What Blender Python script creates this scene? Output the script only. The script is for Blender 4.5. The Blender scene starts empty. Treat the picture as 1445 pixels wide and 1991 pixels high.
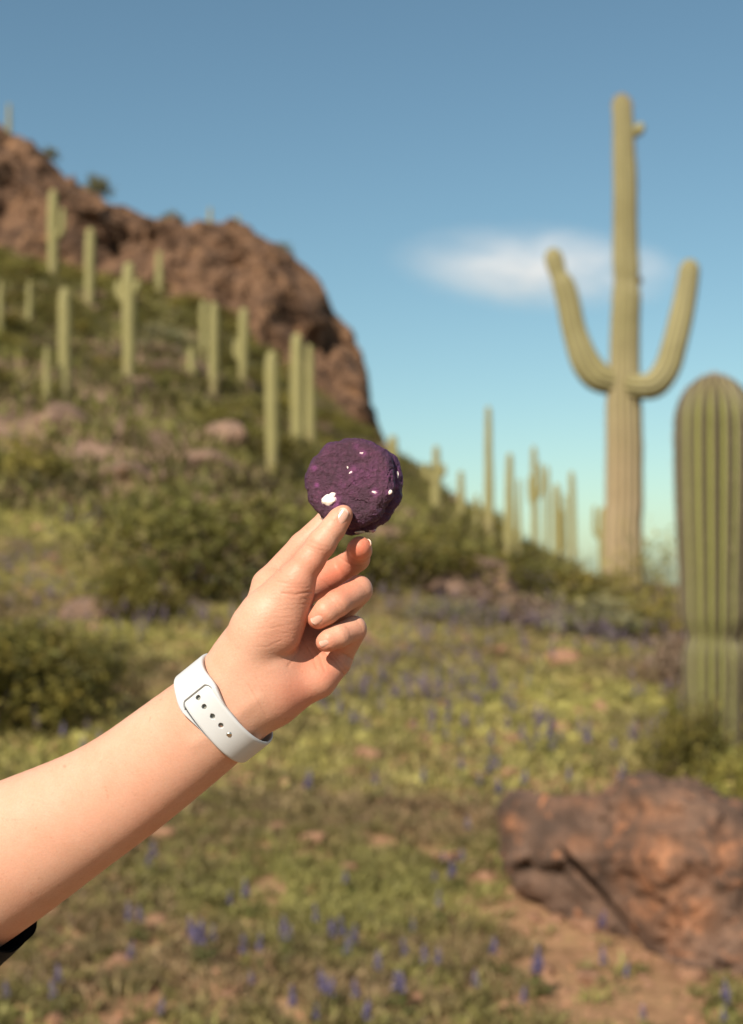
import bpy, math, random
import numpy as np
from mathutils import Vector, Matrix

random.seed(7)
RNG = np.random.default_rng(7)
scene = bpy.context.scene
COL = scene.collection

# ------------------------------------------------------------------ camera
FPX, CX, CY, HZ = 2765.0, 722.5, 995.5, 1110.0      # the photograph is 1445 x 1991
PITCH = math.atan((HZ - CY) / FPX)
CAM = np.array([0.0, 0.0, 1.6])
FWD = np.array([0.0, math.cos(PITCH), math.sin(PITCH)])
UPV = np.array([0.0, -math.sin(PITCH), math.cos(PITCH)])
D0 = 0.83                                            # metres to the hand
cam_data = bpy.data.cameras.new("camera")
cam = bpy.data.objects.new("camera", cam_data)
COL.objects.link(cam)
cam.location = CAM
cam.rotation_euler = (math.pi / 2 + PITCH, 0, 0)
cam_data.sensor_fit = 'VERTICAL'
cam_data.sensor_height = 36.0
cam_data.lens = FPX / 1991.0 * 36.0
cam_data.clip_start = 0.05
cam_data.clip_end = 20000.0
cam_data.dof.use_dof = True
cam_data.dof.focus_distance = D0 - 0.005
cam_data.dof.aperture_fstop = 7.6
scene.camera = cam

# ------------------------------------------------------------------ sky, sun, exposure
SUN_ELEV = math.radians(39)
SUN_AZ = math.radians(-151)      # azimuth of the sun from +Y, clockwise positive
sun_dir = np.array([math.sin(SUN_AZ) * math.cos(SUN_ELEV), math.cos(SUN_AZ) * math.cos(SUN_ELEV), math.sin(SUN_ELEV)])
world = bpy.data.worlds.new("World")
scene.world = world
world.use_nodes = True
wn = world.node_tree
wn.nodes.clear()
w_out = wn.nodes.new("ShaderNodeOutputWorld")
w_bg = wn.nodes.new("ShaderNodeBackground")
w_sky = wn.nodes.new("ShaderNodeTexSky")
w_sky.sky_type = 'NISHITA'
w_sky.sun_disc = False
w_sky.sun_elevation = SUN_ELEV
w_sky.sun_rotation = SUN_AZ
w_sky.altitude = 500
w_sky.air_density = 1.0
w_sky.dust_density = 1.0
w_sky.ozone_density = 1.0
w_mul = wn.nodes.new("ShaderNodeMix")
w_mul.data_type = 'RGBA'
w_mul.blend_type = 'MULTIPLY'
w_mul.inputs[0].default_value = 1.0
w_mul.inputs[7].default_value = (0.865, 1.04, 0.945, 1)
wn.links.new(w_sky.outputs[0], w_mul.inputs[6])
wn.links.new(w_mul.outputs[2], w_bg.inputs[0])
wn.links.new(w_bg.outputs[0], w_out.inputs[0])
w_bg.inputs[1].default_value = 0.073

sun_data = bpy.data.lights.new("sun", 'SUN')
sun_data.energy = 5.0
sun_data.angle = math.radians(0.53)
sun_data.color = (1.0, 0.90, 0.765)
sun = bpy.data.objects.new("sun", sun_data)
COL.objects.link(sun)
sun.rotation_euler = Vector(sun_dir).to_track_quat('Z', 'Y').to_euler()

vs = scene.view_settings
vs.view_transform = 'Standard'
vs.look = 'None'
vs.exposure = 0.58
vs.gamma = 1.0
vs.use_curve_mapping = False
scene.render.engine = 'CYCLES'
scene.cycles.use_denoising = True
scene.cycles.max_bounces = 6
scene.cycles.diffuse_bounces = 3
scene.cycles.volume_bounces = 3
scene.cycles.transparent_max_bounces = 8


# ------------------------------------------------------------------ helpers: pixels, noise, meshes
def ray(px, py):
    return FWD + np.array([1.0, 0, 0]) * ((px - CX) / FPX) + UPV * ((CY - py) / FPX)


def P(px, py, d):
    r = ray(px, py)
    return CAM + r * (d / r[1])


def project(W):
    R = W - CAM
    z = R @ FWD
    return CX + FPX * R[:, 0] / z, CY - FPX * (R @ UPV) / z


def _hash(ix, iy, iz, seed):
    h = (ix.astype(np.uint32) * np.uint32(374761393) + iy.astype(np.uint32) * np.uint32(668265263)
         + iz.astype(np.uint32) * np.uint32(2147483647) + np.uint32((seed * 362437 + 12345) & 0xffffffff))
    h = (h ^ (h >> np.uint32(13))) * np.uint32(1274126177)
    h = (h ^ (h >> np.uint32(16))) * np.uint32(2246822519)
    h = h ^ (h >> np.uint32(15))
    return (h & np.uint32(0xffffff)).astype(np.float32) / np.float32(0xffffff)


def vnoise(p, seed=0):
    p = np.asarray(p, dtype=np.float32)
    i = np.floor(p)
    f = p - i
    f = f * f * f * (f * (f * 6 - 15) + 10)
    i = i.astype(np.int64)
    x, y, z = i[:, 0], i[:, 1], i[:, 2]
    c = [[[_hash(x + a, y + b, z + e, seed) for e in (0, 1)] for b in (0, 1)] for a in (0, 1)]
    u, v, w = f[:, 0], f[:, 1], f[:, 2]
    def mx(a, b, t): return a + (b - a) * t
    return mx(mx(mx(c[0][0][0], c[0][0][1], w), mx(c[0][1][0], c[0][1][1], w), v),
              mx(mx(c[1][0][0], c[1][0][1], w), mx(c[1][1][0], c[1][1][1], w), v), u) * 2 - 1


def fbm(p, oct=4, seed=0, lac=2.03, gain=0.5):
    s, a, q = 0, 1.0, np.asarray(p, dtype=np.float32)
    for k in range(oct):
        s = s + a * vnoise(q, seed + k * 17)
        q = q * lac + 11.3
        a *= gain
    return s


def ridged(p, oct=4, seed=0):
    s, a, q = 0, 1.0, np.asarray(p, dtype=np.float32)
    for k in range(oct):
        s = s + a * (1 - 2 * np.abs(vnoise(q, seed + k * 17)))
        q = q * 2.07 + 5.1
        a *= 0.5
    return s


def np_mesh(name, V, faces, mats=(), attrs=None, midx=None, smooth=True):
    me = bpy.data.meshes.new(name)
    V = np.asarray(V, dtype=np.float32)
    if not isinstance(faces, list):
        faces = [faces]
    faces = [np.asarray(f, dtype=np.int32) for f in faces if len(f)]
    sizes = np.concatenate([np.full(len(f), f.shape[1], dtype=np.int32) for f in faces])
    loops = np.concatenate([f.ravel() for f in faces])
    me.vertices.add(len(V))
    me.vertices.foreach_set("co", V.ravel())
    me.loops.add(len(loops))
    me.loops.foreach_set("vertex_index", loops)
    me.polygons.add(len(sizes))
    starts = np.concatenate([[0], np.cumsum(sizes)[:-1]]).astype(np.int32)
    me.polygons.foreach_set("loop_start", starts)
    me.polygons.foreach_set("use_smooth", np.full(len(sizes), bool(smooth)))
    for m in mats:
        me.materials.append(m)
    if midx is not None:
        me.polygons.foreach_set("material_index", np.asarray(midx, dtype=np.int32))
    me.update(calc_edges=True)
    me.validate()
    for k, a in (attrs or {}).items():
        a = np.asarray(a, dtype=np.float32)
        if a.ndim == 1:
            at = me.attributes.new(k, 'FLOAT', 'POINT')
            at.data.foreach_set("value", a)
        else:
            at = me.attributes.new(k, 'FLOAT_COLOR', 'POINT')
            c = np.ones((len(a), 4), dtype=np.float32)
            c[:, :3] = a[:, :3]
            at.data.foreach_set("color", c.ravel())
    return me


def link(name, data, parent=None, loc=None):
    o = bpy.data.objects.new(name, data)
    COL.objects.link(o)
    if parent is not None:
        o.parent = parent
    if loc is not None:
        o.location = loc
    return o


def tag(o, label=None, cat=None, group=None, kind=None):
    if label: o["label"] = label
    if cat: o["category"] = cat
    if group: o["group"] = group
    if kind: o["kind"] = kind
    return o


def grid_faces(nu, nv, wrap_u=False):
    """vertex index = i * nv + j; i along u, j along v"""
    iu = np.arange(nu if wrap_u else nu - 1)
    jv = np.arange(nv - 1)
    I, J = np.meshgrid(iu, jv, indexing='ij')
    I2 = (I + 1) % nu
    return np.stack([I * nv + J, I2 * nv + J, I2 * nv + J + 1, I * nv + J + 1], -1).reshape(-1, 4)


# ------------------------------------------------------------------ signed-distance modelling
def surface_nets(vol, lo, step):
    ins = vol < 0
    c = np.zeros(tuple(s - 1 for s in vol.shape), dtype=np.uint8)
    offs = [(a, b, e) for a in (0, 1) for b in (0, 1) for e in (0, 1)]
    nx, ny, nz = vol.shape
    for a, b, e in offs:
        c += ins[a:nx - 1 + a, b:ny - 1 + b, e:nz - 1 + e]
    act = np.argwhere((c > 0) & (c < 8))
    idx = np.full(c.shape, -1, dtype=np.int32)
    idx[act[:, 0], act[:, 1], act[:, 2]] = np.arange(len(act))
    vals = np.stack([vol[act[:, 0] + a, act[:, 1] + b, act[:, 2] + e] for a, b, e in offs], 1)
    pos = np.zeros((len(act), 3))
    cnt = np.zeros(len(act))
    O = np.array(offs, dtype=float)
    for i in range(8):
        for j in range(i + 1, 8):
            if np.abs(O[i] - O[j]).sum() != 1:
                continue
            m = (vals[:, i] < 0) != (vals[:, j] < 0)
            t = vals[m, i] / (vals[m, i] - vals[m, j])
            pos[m] += O[i] + (O[j] - O[i]) * t[:, None]
            cnt[m] += 1
    V = (act + pos / cnt[:, None]) * step + lo
    F = []
    for ax in range(3):
        sl0 = [slice(None)] * 3; sl1 = [slice(None)] * 3
        sl0[ax] = slice(0, -1); sl1[ax] = slice(1, None)
        ch = ins[tuple(sl0)] != ins[tuple(sl1)]
        e = np.argwhere(ch)
        b, g = (ax + 1) % 3, (ax + 2) % 3
        ok = (e[:, b] > 0) & (e[:, g] > 0) & (e[:, b] < vol.shape[b] - 1) & (e[:, g] < vol.shape[g] - 1)
        e = e[ok]
        flip = ins[e[:, 0], e[:, 1], e[:, 2]]
        q = []
        for db, dg in ((-1, -1), (0, -1), (0, 0), (-1, 0)):
            k = e.copy(); k[:, b] += db; k[:, g] += dg
            q.append(idx[k[:, 0], k[:, 1], k[:, 2]])
        q = np.stack(q, 1)
        q[~flip] = q[~flip][:, ::-1]
        F.append(q)
    return V, np.concatenate(F)


def mesh_sdf(f, lo, hi, step, B=12, slack=1.25):
    """f(points, bounds) -> distance; evaluated only in blocks that the surface can reach"""
    lo = np.asarray(lo, float); hi = np.asarray(hi, float)
    nb = np.ceil((hi - lo) / step / B).astype(int)
    n = nb * B
    vol = np.full(tuple(n), 1e3, dtype=np.float32)
    half = step * B * 0.5
    ar = (np.arange(B) * step)
    loc = np.stack(np.meshgrid(ar, ar, ar, indexing='ij'), -1).reshape(-1, 3)
    ctr = np.stack(np.meshgrid(*[lo[i] + (np.arange(nb[i]) + 0.5) * B * step for i in range(3)], indexing='ij'), -1).reshape(-1, 3)
    d = np.concatenate([f(ctr[i:i + 4096], None) for i in range(0, len(ctr), 4096)])
    near = np.abs(d) < half * 1.75 * slack
    bi = np.stack(np.meshgrid(*[np.arange(k) for k in nb], indexing='ij'), -1).reshape(-1, 3)
    for k in np.nonzero(~near & (d < 0))[0]:
        i, j, l = bi[k] * B
        vol[i:i + B, j:j + B, l:l + B] = -1e3
    for k in np.nonzero(near)[0]:
        i, j, l = bi[k] * B
        p = loc + (lo + bi[k] * B * step)
        c = ctr[k]
        vol[i:i + B, j:j + B, l:l + B] = f(p, (c, half * 1.75)).reshape(B, B, B)
    return surface_nets(vol, lo, step)


def smin(a, b, k):
    h = np.maximum(k - np.abs(a - b), 0) / k
    return np.minimum(a, b) - h * h * k * 0.25


class Cone:
    def __init__(s, a, b, ra, rb):
        s.a, s.b, s.ra, s.rb = np.asarray(a, float), np.asarray(b, float), ra, rb
        s.c = (s.a + s.b) / 2
        s.R = np.linalg.norm(s.b - s.a) / 2 + max(ra, rb)
    def __call__(s, p):
        ba = s.b - s.a
        pa = p - s.a
        t = np.clip(pa @ ba / (ba @ ba), 0, 1)
        return np.sqrt(((pa - t[:, None] * ba) ** 2).sum(1)) - (s.ra + (s.rb - s.ra) * t)


class Ell:
    """ellipsoid with axes given as the rows of M and radii r"""
    def __init__(s, c, M, r):
        s.c, s.M, s.r = np.asarray(c, float), np.asarray(M, float), np.asarray(r, float)
        s.R = max(r)
    def __call__(s, p):
        q = (p - s.c) @ s.M.T
        k0 = np.sqrt(((q / s.r) ** 2).sum(1)) + 1e-9
        k1 = np.sqrt(((q / s.r ** 2) ** 2).sum(1)) + 1e-9
        return k0 * (k0 - 1) / k1


def unit(v):
    v = np.asarray(v, float)
    return v / np.linalg.norm(v)


# ------------------------------------------------------------------ materials
def new_mat(name):
    m = bpy.data.materials.new(name)
    m.use_nodes = True
    nt = m.node_tree
    b = nt.nodes["Principled BSDF"]
    return m, nt, b


def N(nt, typ, **kw):
    n = nt.nodes.new(typ)
    for k, v in kw.items():
        setattr(n, k, v)
    return n


def ramp(nt, fac, stops):
    r = N(nt, "ShaderNodeValToRGB")
    while len(r.color_ramp.elements) < len(stops):
        r.color_ramp.elements.new(0.5)
    for e, (p, c) in zip(r.color_ramp.elements, stops):
        e.position = p
        e.color = (*c, 1)
    nt.links.new(fac, r.inputs[0])
    return r.outputs[0]


def noise(nt, scale, detail=4, rough=0.55, vec=None, dist=0.0):
    n = N(nt, "ShaderNodeTexNoise")
    n.inputs["Scale"].default_value = scale
    n.inputs["Detail"].default_value = detail
    n.inputs["Roughness"].default_value = rough
    n.inputs["Distortion"].default_value = dist
    if vec is not None:
        nt.links.new(vec, n.inputs["Vector"])
    return n.outputs[0]


def coords(nt, kind="Object"):
    return N(nt, "ShaderNodeTexCoord").outputs[kind]


def mixc(nt, fac, a, b, mode='MIX'):
    m = N(nt, "ShaderNodeMix", data_type='RGBA', blend_type=mode)
    for s, v in ((m.inputs[0], fac), (m.inputs[6], a), (m.inputs[7], b)):
        if isinstance(v, (int, float)):
            s.default_value = v
        elif isinstance(v, tuple):
            s.default_value = (*v, 1)
        else:
            nt.links.new(v, s)
    return m.outputs[2]


def math_n(nt, op, a, b=0.0, clamp=False):
    m = N(nt, "ShaderNodeMath", operation=op, use_clamp=clamp)
    for s, v in ((m.inputs[0], a), (m.inputs[1], b)):
        if isinstance(v, (int, float)):
            s.default_value = v
        else:
            nt.links.new(v, s)
    return m.outputs[0]


def bump(nt, bsdf, h, strength, dist):
    b = N(nt, "ShaderNodeBump")
    b.inputs["Strength"].default_value = strength
    b.inputs["Distance"].default_value = dist
    nt.links.new(h, b.inputs["Height"])
    nt.links.new(b.outputs[0], bsdf.inputs["Normal"])


def attr(nt, name, out=2):
    a = N(nt, "ShaderNodeAttribute", attribute_name=name)
    return a.outputs["Fac"] if out == 2 else a.outputs["Color"]


def mat_simple(name, col, rough=0.6, metal=0.0, spec=0.5):
    m, nt, b = new_mat(name)
    b.inputs["Base Color"].default_value = (*col, 1)
    b.inputs["Roughness"].default_value = rough
    b.inputs["Metallic"].default_value = metal
    b.inputs["Specular IOR Level"].default_value = spec
    return m


def mat_leaf(name, col, var=0.35):
    """foliage: tint attribute varies leaf by leaf, a little light passes through"""
    m, nt, b = new_mat(name)
    c = mixc(nt, 1.0, col, attr(nt, "tint", 1), 'MULTIPLY')
    nt.links.new(c, b.inputs["Base Color"])
    b.inputs["Roughness"].default_value = 0.6
    b.inputs["Specular IOR Level"].default_value = 0.25
    tr = N(nt, "ShaderNodeBsdfTranslucent")
    nt.links.new(c, tr.inputs[0])
    mx = N(nt, "ShaderNodeMixShader")
    mx.inputs[0].default_value = 0.25
    nt.links.new(b.outputs[0], mx.inputs[1])
    nt.links.new(tr.outputs[0], mx.inputs[2])
    nt.links.new(mx.outputs[0], nt.nodes["Material Output"].inputs[0])
    return m


def mat_rock(name, dark, mid, orange, scale=1.0, orange_at=0.62, iron=False):
    m, nt, b = new_mat(name)
    v = coords(nt)
    n1 = noise(nt, 2.2 * scale, 6, 0.6, v)
    n2 = noise(nt, 5.0 * scale, 8, 0.65, v, 0.6)
    n3 = noise(nt, 26 * scale, 6, 0.7, v)
    base = ramp(nt, n1, [(0.35, dark), (0.62, mid)])
    pat = ramp(nt, n2, [(orange_at - 0.04, (0, 0, 0)), (orange_at + 0.06, (1, 1, 1))])
    c = mixc(nt, pat, base, orange)
    if iron:
        ir = math_n(nt, 'MULTIPLY', attr(nt, "iron"), ramp(nt, noise(nt, 7.0, 7, 0.7, v, 0.8), [(0.36, (0, 0, 0)), (0.6, (1, 1, 1))]))
        c = mixc(nt, ir, c, mixc(nt, noise(nt, 11.0, 3, 0.6, v), (0.32, 0.175, 0.10), (0.52, 0.185, 0.07)))
    sp = ramp(nt, n3, [(0.3, (0.62, 0.62, 0.64)), (0.5, (1, 1, 1)), (0.75, (1.25, 1.2, 1.15))])
    c = mixc(nt, 1.0, c, sp, 'MULTIPLY')
    nt.links.new(c, b.inputs["Base Color"])
    b.inputs["Roughness"].default_value = 0.85
    b.inputs["Specular IOR Level"].default_value = 0.25
    bump(nt, b, n3, 0.7, 0.02 / scale)
    return m


# skin
M_SKIN, nt, b = new_mat("skin")
v = coords(nt)
mott = noise(nt, 55, 4, 0.6, v)
fine = noise(nt, 700, 3, 0.6, v)
base = ramp(nt, mott, [(0.3, (0.51, 0.288, 0.195)), (0.7, (0.555, 0.326, 0.232))])
c = mixc(nt, attr(nt, "flush"), mixc(nt, ramp(nt, noise(nt, 22, 5, 0.65, v), [(0.42, (0, 0, 0)), (0.70, (0.32, 0.32, 0.32))]), base, (0.56, 0.235, 0.155)), (0.55, 0.175, 0.105))
fr = ramp(nt, noise(nt, 190, 5, 0.75, v), [(0.60, (1, 1, 1)), (0.72, (0.86, 0.80, 0.76))])
c = mixc(nt, 1.0, c, fr, 'MULTIPLY')
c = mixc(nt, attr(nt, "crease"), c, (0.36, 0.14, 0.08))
c = mixc(nt, 1.0, c, ramp(nt, fine, [(0.3, (0.95, 0.93, 0.92)), (0.7, (1.03, 1.03, 1.03))]), 'MULTIPLY')
nt.links.new(c, b.inputs["Base Color"])
b.inputs["Roughness"].default_value = 0.5
b.inputs["Specular IOR Level"].default_value = 0.28
b.inputs["Subsurface Weight"].default_value = 0.13
b.inputs["Subsurface Radius"].default_value = (1.0, 0.35, 0.18)
b.inputs["Subsurface Scale"].default_value = 0.004
vor = N(nt, "ShaderNodeTexVoronoi")
vor.inputs["Scale"].default_value = 900
nt.links.new(v, vor.inputs["Vector"])
wr = N(nt, "ShaderNodeTexWave", wave_type='BANDS', bands_direction='Z')
wr.inputs["Scale"].default_value = 120
wr.inputs["Distortion"].default_value = 9
wr.inputs["Detail"].default_value = 3
wr.inputs["Detail Scale"].default_value = 1.2
nt.links.new(v, wr.inputs["Vector"])
hh = math_n(nt, 'ADD', math_n(nt, 'MULTIPLY', vor.outputs[0], 0.4), math_n(nt, 'MULTIPLY', wr.outputs[1], math_n(nt, 'MULTIPLY', attr(nt, "wrinkle"), 0.25)))
bump(nt, b, math_n(nt, 'ADD', hh, math_n(nt, 'MULTIPLY', noise(nt, 260, 4, 0.6, v), 0.6)), 0.23, 0.0007)

M_NAIL, nt, b = new_mat("nail")
b.inputs["Base Color"].default_value = (0.56, 0.315, 0.24, 1)
b.inputs["Roughness"].default_value = 0.24
b.inputs["Specular IOR Level"].default_value = 0.5
b.inputs["Subsurface Weight"].default_value = 0.2
b.inputs["Subsurface Radius"].default_value = (1.0, 0.4, 0.25)
b.inputs["Subsurface Scale"].default_value = 0.003

nt.links.new(mixc(nt, attr(nt, "free_edge"), (0.56, 0.315, 0.24), (0.64, 0.45, 0.36)), b.inputs["Base Color"])
M_BAND, nt, b = new_mat("white_rubber")
b.inputs["Base Color"].default_value = (0.50, 0.505, 0.51, 1)
b.inputs["Roughness"].default_value = 0.42
bump(nt, b, noise(nt, 1500, 2), 0.05, 0.0003)
M_METAL = mat_simple("polished_steel", (0.62, 0.60, 0.56), 0.16, 1.0)
M_GLASSB = mat_simple("black_glass", (0.01, 0.01, 0.012), 0.08)

M_CLOTH, nt, b = new_mat("black_cotton")
b.inputs["Base Color"].default_value = (0.010, 0.011, 0.014, 1)
b.inputs["Roughness"].default_value = 0.9
b.inputs["Specular IOR Level"].default_value = 0.15
bump(nt, b, noise(nt, 1200, 2), 0.4, 0.0006)

# cookie
M_COOKIE, nt, b = new_mat("cookie_dough")
v = coords(nt)
n1 = noise(nt, 60, 5, 0.6, v)
n2 = noise(nt, 420, 5, 0.7, v)
c = ramp(nt, n1, [(0.3, (0.052, 0.020, 0.033)), (0.55, (0.086, 0.028, 0.058)), (0.75, (0.125, 0.034, 0.096))])
c = mixc(nt, 1.0, c, ramp(nt, n2, [(0.3, (0.6, 0.6, 0.6)), (0.55, (1, 1, 1)), (0.78, (1.9, 1.7, 1.8))]), 'MULTIPLY')
c = mixc(nt, attr(nt, "rim"), c, (0.055, 0.014, 0.075))
c = mixc(nt, attr(nt, "pink"), c, (0.33, 0.07, 0.26))
nt.links.new(c, b.inputs["Base Color"])
b.inputs["Roughness"].default_value = 0.55
b.inputs["Specular IOR Level"].default_value = 0.42
bump(nt, b, math_n(nt, 'ADD', n2, math_n(nt, 'MULTIPLY', noise(nt, 1100, 3, 0.7, v), 0.5)), 0.9, 0.0022)

M_CHIP, nt, b = new_mat("white_chocolate")
v = coords(nt)
c = mixc(nt, ramp(nt, noise(nt, 130, 3, 0.5, v), [(0.52, (0, 0, 0)), (0.68, (1, 1, 1))]), (0.74, 0.64, 0.56), (0.30, 0.06, 0.22))
nt.links.new(c, b.inputs["Base Color"])
b.inputs["Roughness"].default_value = 0.45
b.inputs["Subsurface Weight"].default_value = 0.1
b.inputs["Subsurface Scale"].default_value = 0.002

# cactus skin: spines sit on the rib crests, cork on old stems
def mat_cactus(name, green, cork, spine, spine_amt=0.5):
    m, nt, b = new_mat(name)
    v = coords(nt)
    n = noise(nt, 3.0, 5, 0.6, v)
    g = mixc(nt, n, tuple(x * 0.75 for x in green), tuple(x * 1.22 for x in green))
    ck = mixc(nt, noise(nt, 7.0, 5, 0.65, v), tuple(x * 0.72 for x in cork), tuple(x * 1.15 for x in cork))
    ckf = math_n(nt, 'MULTIPLY', attr(nt, "cork"), math_n(nt, 'ADD', 0.45, math_n(nt, 'MULTIPLY', noise(nt, 2.2, 6, 0.7, v), 1.1)), True)
    c = mixc(nt, ckf, g, ck)
    cr = math_n(nt, 'MULTIPLY', attr(nt, "crest"), spine_amt)
    c = mixc(nt, cr, c, spine)
    nt.links.new(c, b.inputs["Base Color"])
    b.inputs["Roughness"].default_value = 0.6
    b.inputs["Specular IOR Level"].default_value = 0.3
    bump(nt, b, noise(nt, 60, 3, 0.6, v), 0.3, 0.01)
    return m

M_SAG = mat_cactus("saguaro_skin", (0.255, 0.228, 0.098), (0.36, 0.265, 0.155), (0.115, 0.085, 0.05), 0.6)
M_SAGN = mat_cactus("young_saguaro_skin", (0.28, 0.28, 0.092), (0.22, 0.16, 0.11), (0.062, 0.045, 0.030), 0.95)
M_SAGF = mat_cactus("far_saguaro_skin", (0.215, 0.19, 0.072), (0.28, 0.22, 0.11), (0.32, 0.29, 0.14), 0.3)
M_SPINE = mat_simple("spine", (0.30, 0.22, 0.15), 0.6)
M_SCAR = mat_simple("corky_scar", (0.10, 0.07, 0.04), 0.9)

M_STEM = mat_simple("woody_stem", (0.13, 0.09, 0.055), 0.85)
M_LEAF_DK = mat_leaf("leaf_dark_olive", (0.125, 0.106, 0.023))
M_LEAF_YG = mat_leaf("leaf_yellow_green", (0.185, 0.158, 0.036))
M_LEAF_GY = mat_leaf("leaf_sage", (0.21, 0.19, 0.095))
M_LEAF_BR = mat_leaf("twig_dry_brown", (0.19, 0.13, 0.088))
M_GRASS = mat_leaf("herb_green", (1.0, 1.0, 1.0))
M_PETAL = mat_leaf("lupine_petal", (1.0, 1.0, 1.0))

M_CLIFF = mat_rock("cliff_rock", (0.060, 0.033, 0.020), (0.160, 0.089, 0.050), (0.25, 0.137, 0.070), 0.16, 0.60)
M_BOULDER = mat_rock("boulder_rock", (0.050, 0.033, 0.025), (0.15, 0.090, 0.062), (0.36, 0.15, 0.07), 1.6, 0.61, True)
M_STONE = mat_rock("field_stone", (0.24, 0.125, 0.075), (0.34, 0.19, 0.115), (0.42, 0.19, 0.095), 2.0, 0.60)
M_HROCK = mat_rock("hillside_rock", (0.13, 0.084, 0.061), (0.22, 0.140, 0.100), (0.33, 0.18, 0.10), 0.7, 0.62)

# ground: desert soil with green cover that fades in with the mapped density
M_GROUND, nt, b = new_mat("desert_ground")
v = coords(nt)
soil = ramp(nt, noise(nt, 1.3, 8, 0.65, v), [(0.3, (0.24, 0.132, 0.070)), (0.55, (0.35, 0.205, 0.110)), (0.75, (0.42, 0.26, 0.15))])
soil = mixc(nt, 1.0, soil, ramp(nt, noise(nt, 9.0, 6, 0.7, v), [(0.32, (0.62, 0.60, 0.58)), (0.55, (1, 1, 1)), (0.75, (1.2, 1.2, 1.2))]), 'MULTIPLY')
hill = ramp(nt, noise(nt, 0.35, 8, 0.65, v), [(0.3, (0.15, 0.095, 0.068)), (0.6, (0.27, 0.168, 0.122))])
soil = mixc(nt, attr(nt, "hill"), soil, hill)
green = ramp(nt, noise(nt, 0.9, 6, 0.6, v), [(0.3, (0.135, 0.112, 0.038)), (0.55, (0.21, 0.185, 0.05)), (0.75, (0.28, 0.25, 0.06))])
gm = math_n(nt, 'ADD', attr(nt, "green"), math_n(nt, 'MULTIPLY', math_n(nt, 'SUBTRACT', noise(nt, 2.6, 7, 0.7, v), 0.5), 1.6), True)
c = mixc(nt, gm, soil, green)
nt.links.new(c, b.inputs["Base Color"])
b.inputs["Roughness"].default_value = 0.95
b.inputs["Specular IOR Level"].default_value = 0.15
bump(nt, b, noise(nt, 14, 8, 0.7, v), 0.8, 0.03)

# ------------------------------------------------------------------ terrain: heights by bearing and distance round the viewpoint
DG = np.array([0.0, 5.0, 7.0, 10.0, 20.0, 28.0, 40.0, 57.0, 70.0, 90.0, 110.0, 130.0, 160.0, 300.0, 1000.0, 3000.0, 9000.0])
def prof(z7, z10, z20, z28, z40, z57, z70, z90, z110, z130, z160, z300):
    return [0, 0, z7, z10, z20, z28, z40, z57, z70, z90, z110, z130, z160, z300, -14, -48, -150]
KN = {
    -600: prof(.06, .32, 2.0, 4.2, 8.0, 13.0, 17.0, 23.0, 28.5, 34, 38, 40),
    0:    prof(.06, .30, 1.8, 3.8, 7.2, 11.9, 15.4, 20.7, 25.9, 31, 34, 34),
    200:  prof(.05, .28, 1.7, 3.5, 6.7, 11.0, 14.2, 19.2, 24.2, 29, 32, 32),
    400:  prof(.04, .25, 1.62, 3.25, 6.0, 9.7, 12.6, 17.1, 21.7, 26, 28, 28),
    600:  prof(.02, .22, 1.50, 2.6, 4.3, 6.9, 8.9, 12.1, 15.6, 19, 21, 20),
    700:  prof(.01, .20, 1.45, 2.3, 3.7, 5.6, 7.2, 9.9, 12.5, 14.4, 15, 12),
    735:  prof(.0, .20, 1.42, 2.2, 3.45, 5.1, 6.5, 8.8, 11.0, 12.2, 12, 8),
    830:  prof(.0, .20, 1.35, 2.0, 3.0, 4.3, 5.7, 7.6, 7.4, 6.4, 5.0, 0),
    900:  prof(.0, .20, 1.30, 1.8, 2.55, 3.6, 4.5, 4.5, 4.0, 3.2, 2.0, -2),
    1000: prof(.0, .20, 1.25, 1.55, 1.95, 2.35, 2.35, 2.0, 1.4, .8, 0, -4),
    1130: prof(.0, .20, 1.15, 1.25, 1.32, 1.1, .8, .3, -.2, -.8, -1.6, -5),
    1250: prof(.0, .20, 1.05, 1.20, 1.05, .7, .4, -.2, -.7, -1.3, -2, -5),
    1445: prof(.0, .20, 1.05, 1.20, 1.05, .7, .4, -.2, -.7, -1.3, -2, -5),
    2000: prof(.0, .20, 1.05, 1.20, 1.05, .7, .4, -.2, -.7, -1.3, -2, -5),
}
KPX = np.array(sorted(KN)); KZ = np.array([KN[k] for k in sorted(KN)], float)
LG = np.log(np.linspace(1, 1, 1)[0] + np.concatenate([[0], np.geomspace(0.5, 9000, 420)]))  # log(1 + d) samples
PXG = np.linspace(-600, 2000, 261)
_dl = np.exp(LG) - 1
_tab0 = np.stack([np.interp(_dl, DG, KZ[k]) for k in range(len(KPX))])
_tab = np.stack([np.interp(PXG, KPX, _tab0[:, j]) for j in range(len(_dl))], 1)
def _smooth(t, ax, w):
    k = np.exp(-0.5 * (np.arange(-3 * w, 3 * w + 1) / w) ** 2); k /= k.sum()
    pad = [(0, 0), (0, 0)]; pad[ax] = (3 * w, 3 * w)
    tp = np.pad(t, pad, mode='edge')
    return np.apply_along_axis(lambda r: np.convolve(r, k, mode='valid'), ax, tp)
_tab = _smooth(_smooth(_tab, 0, 3), 1, 4)

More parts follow.
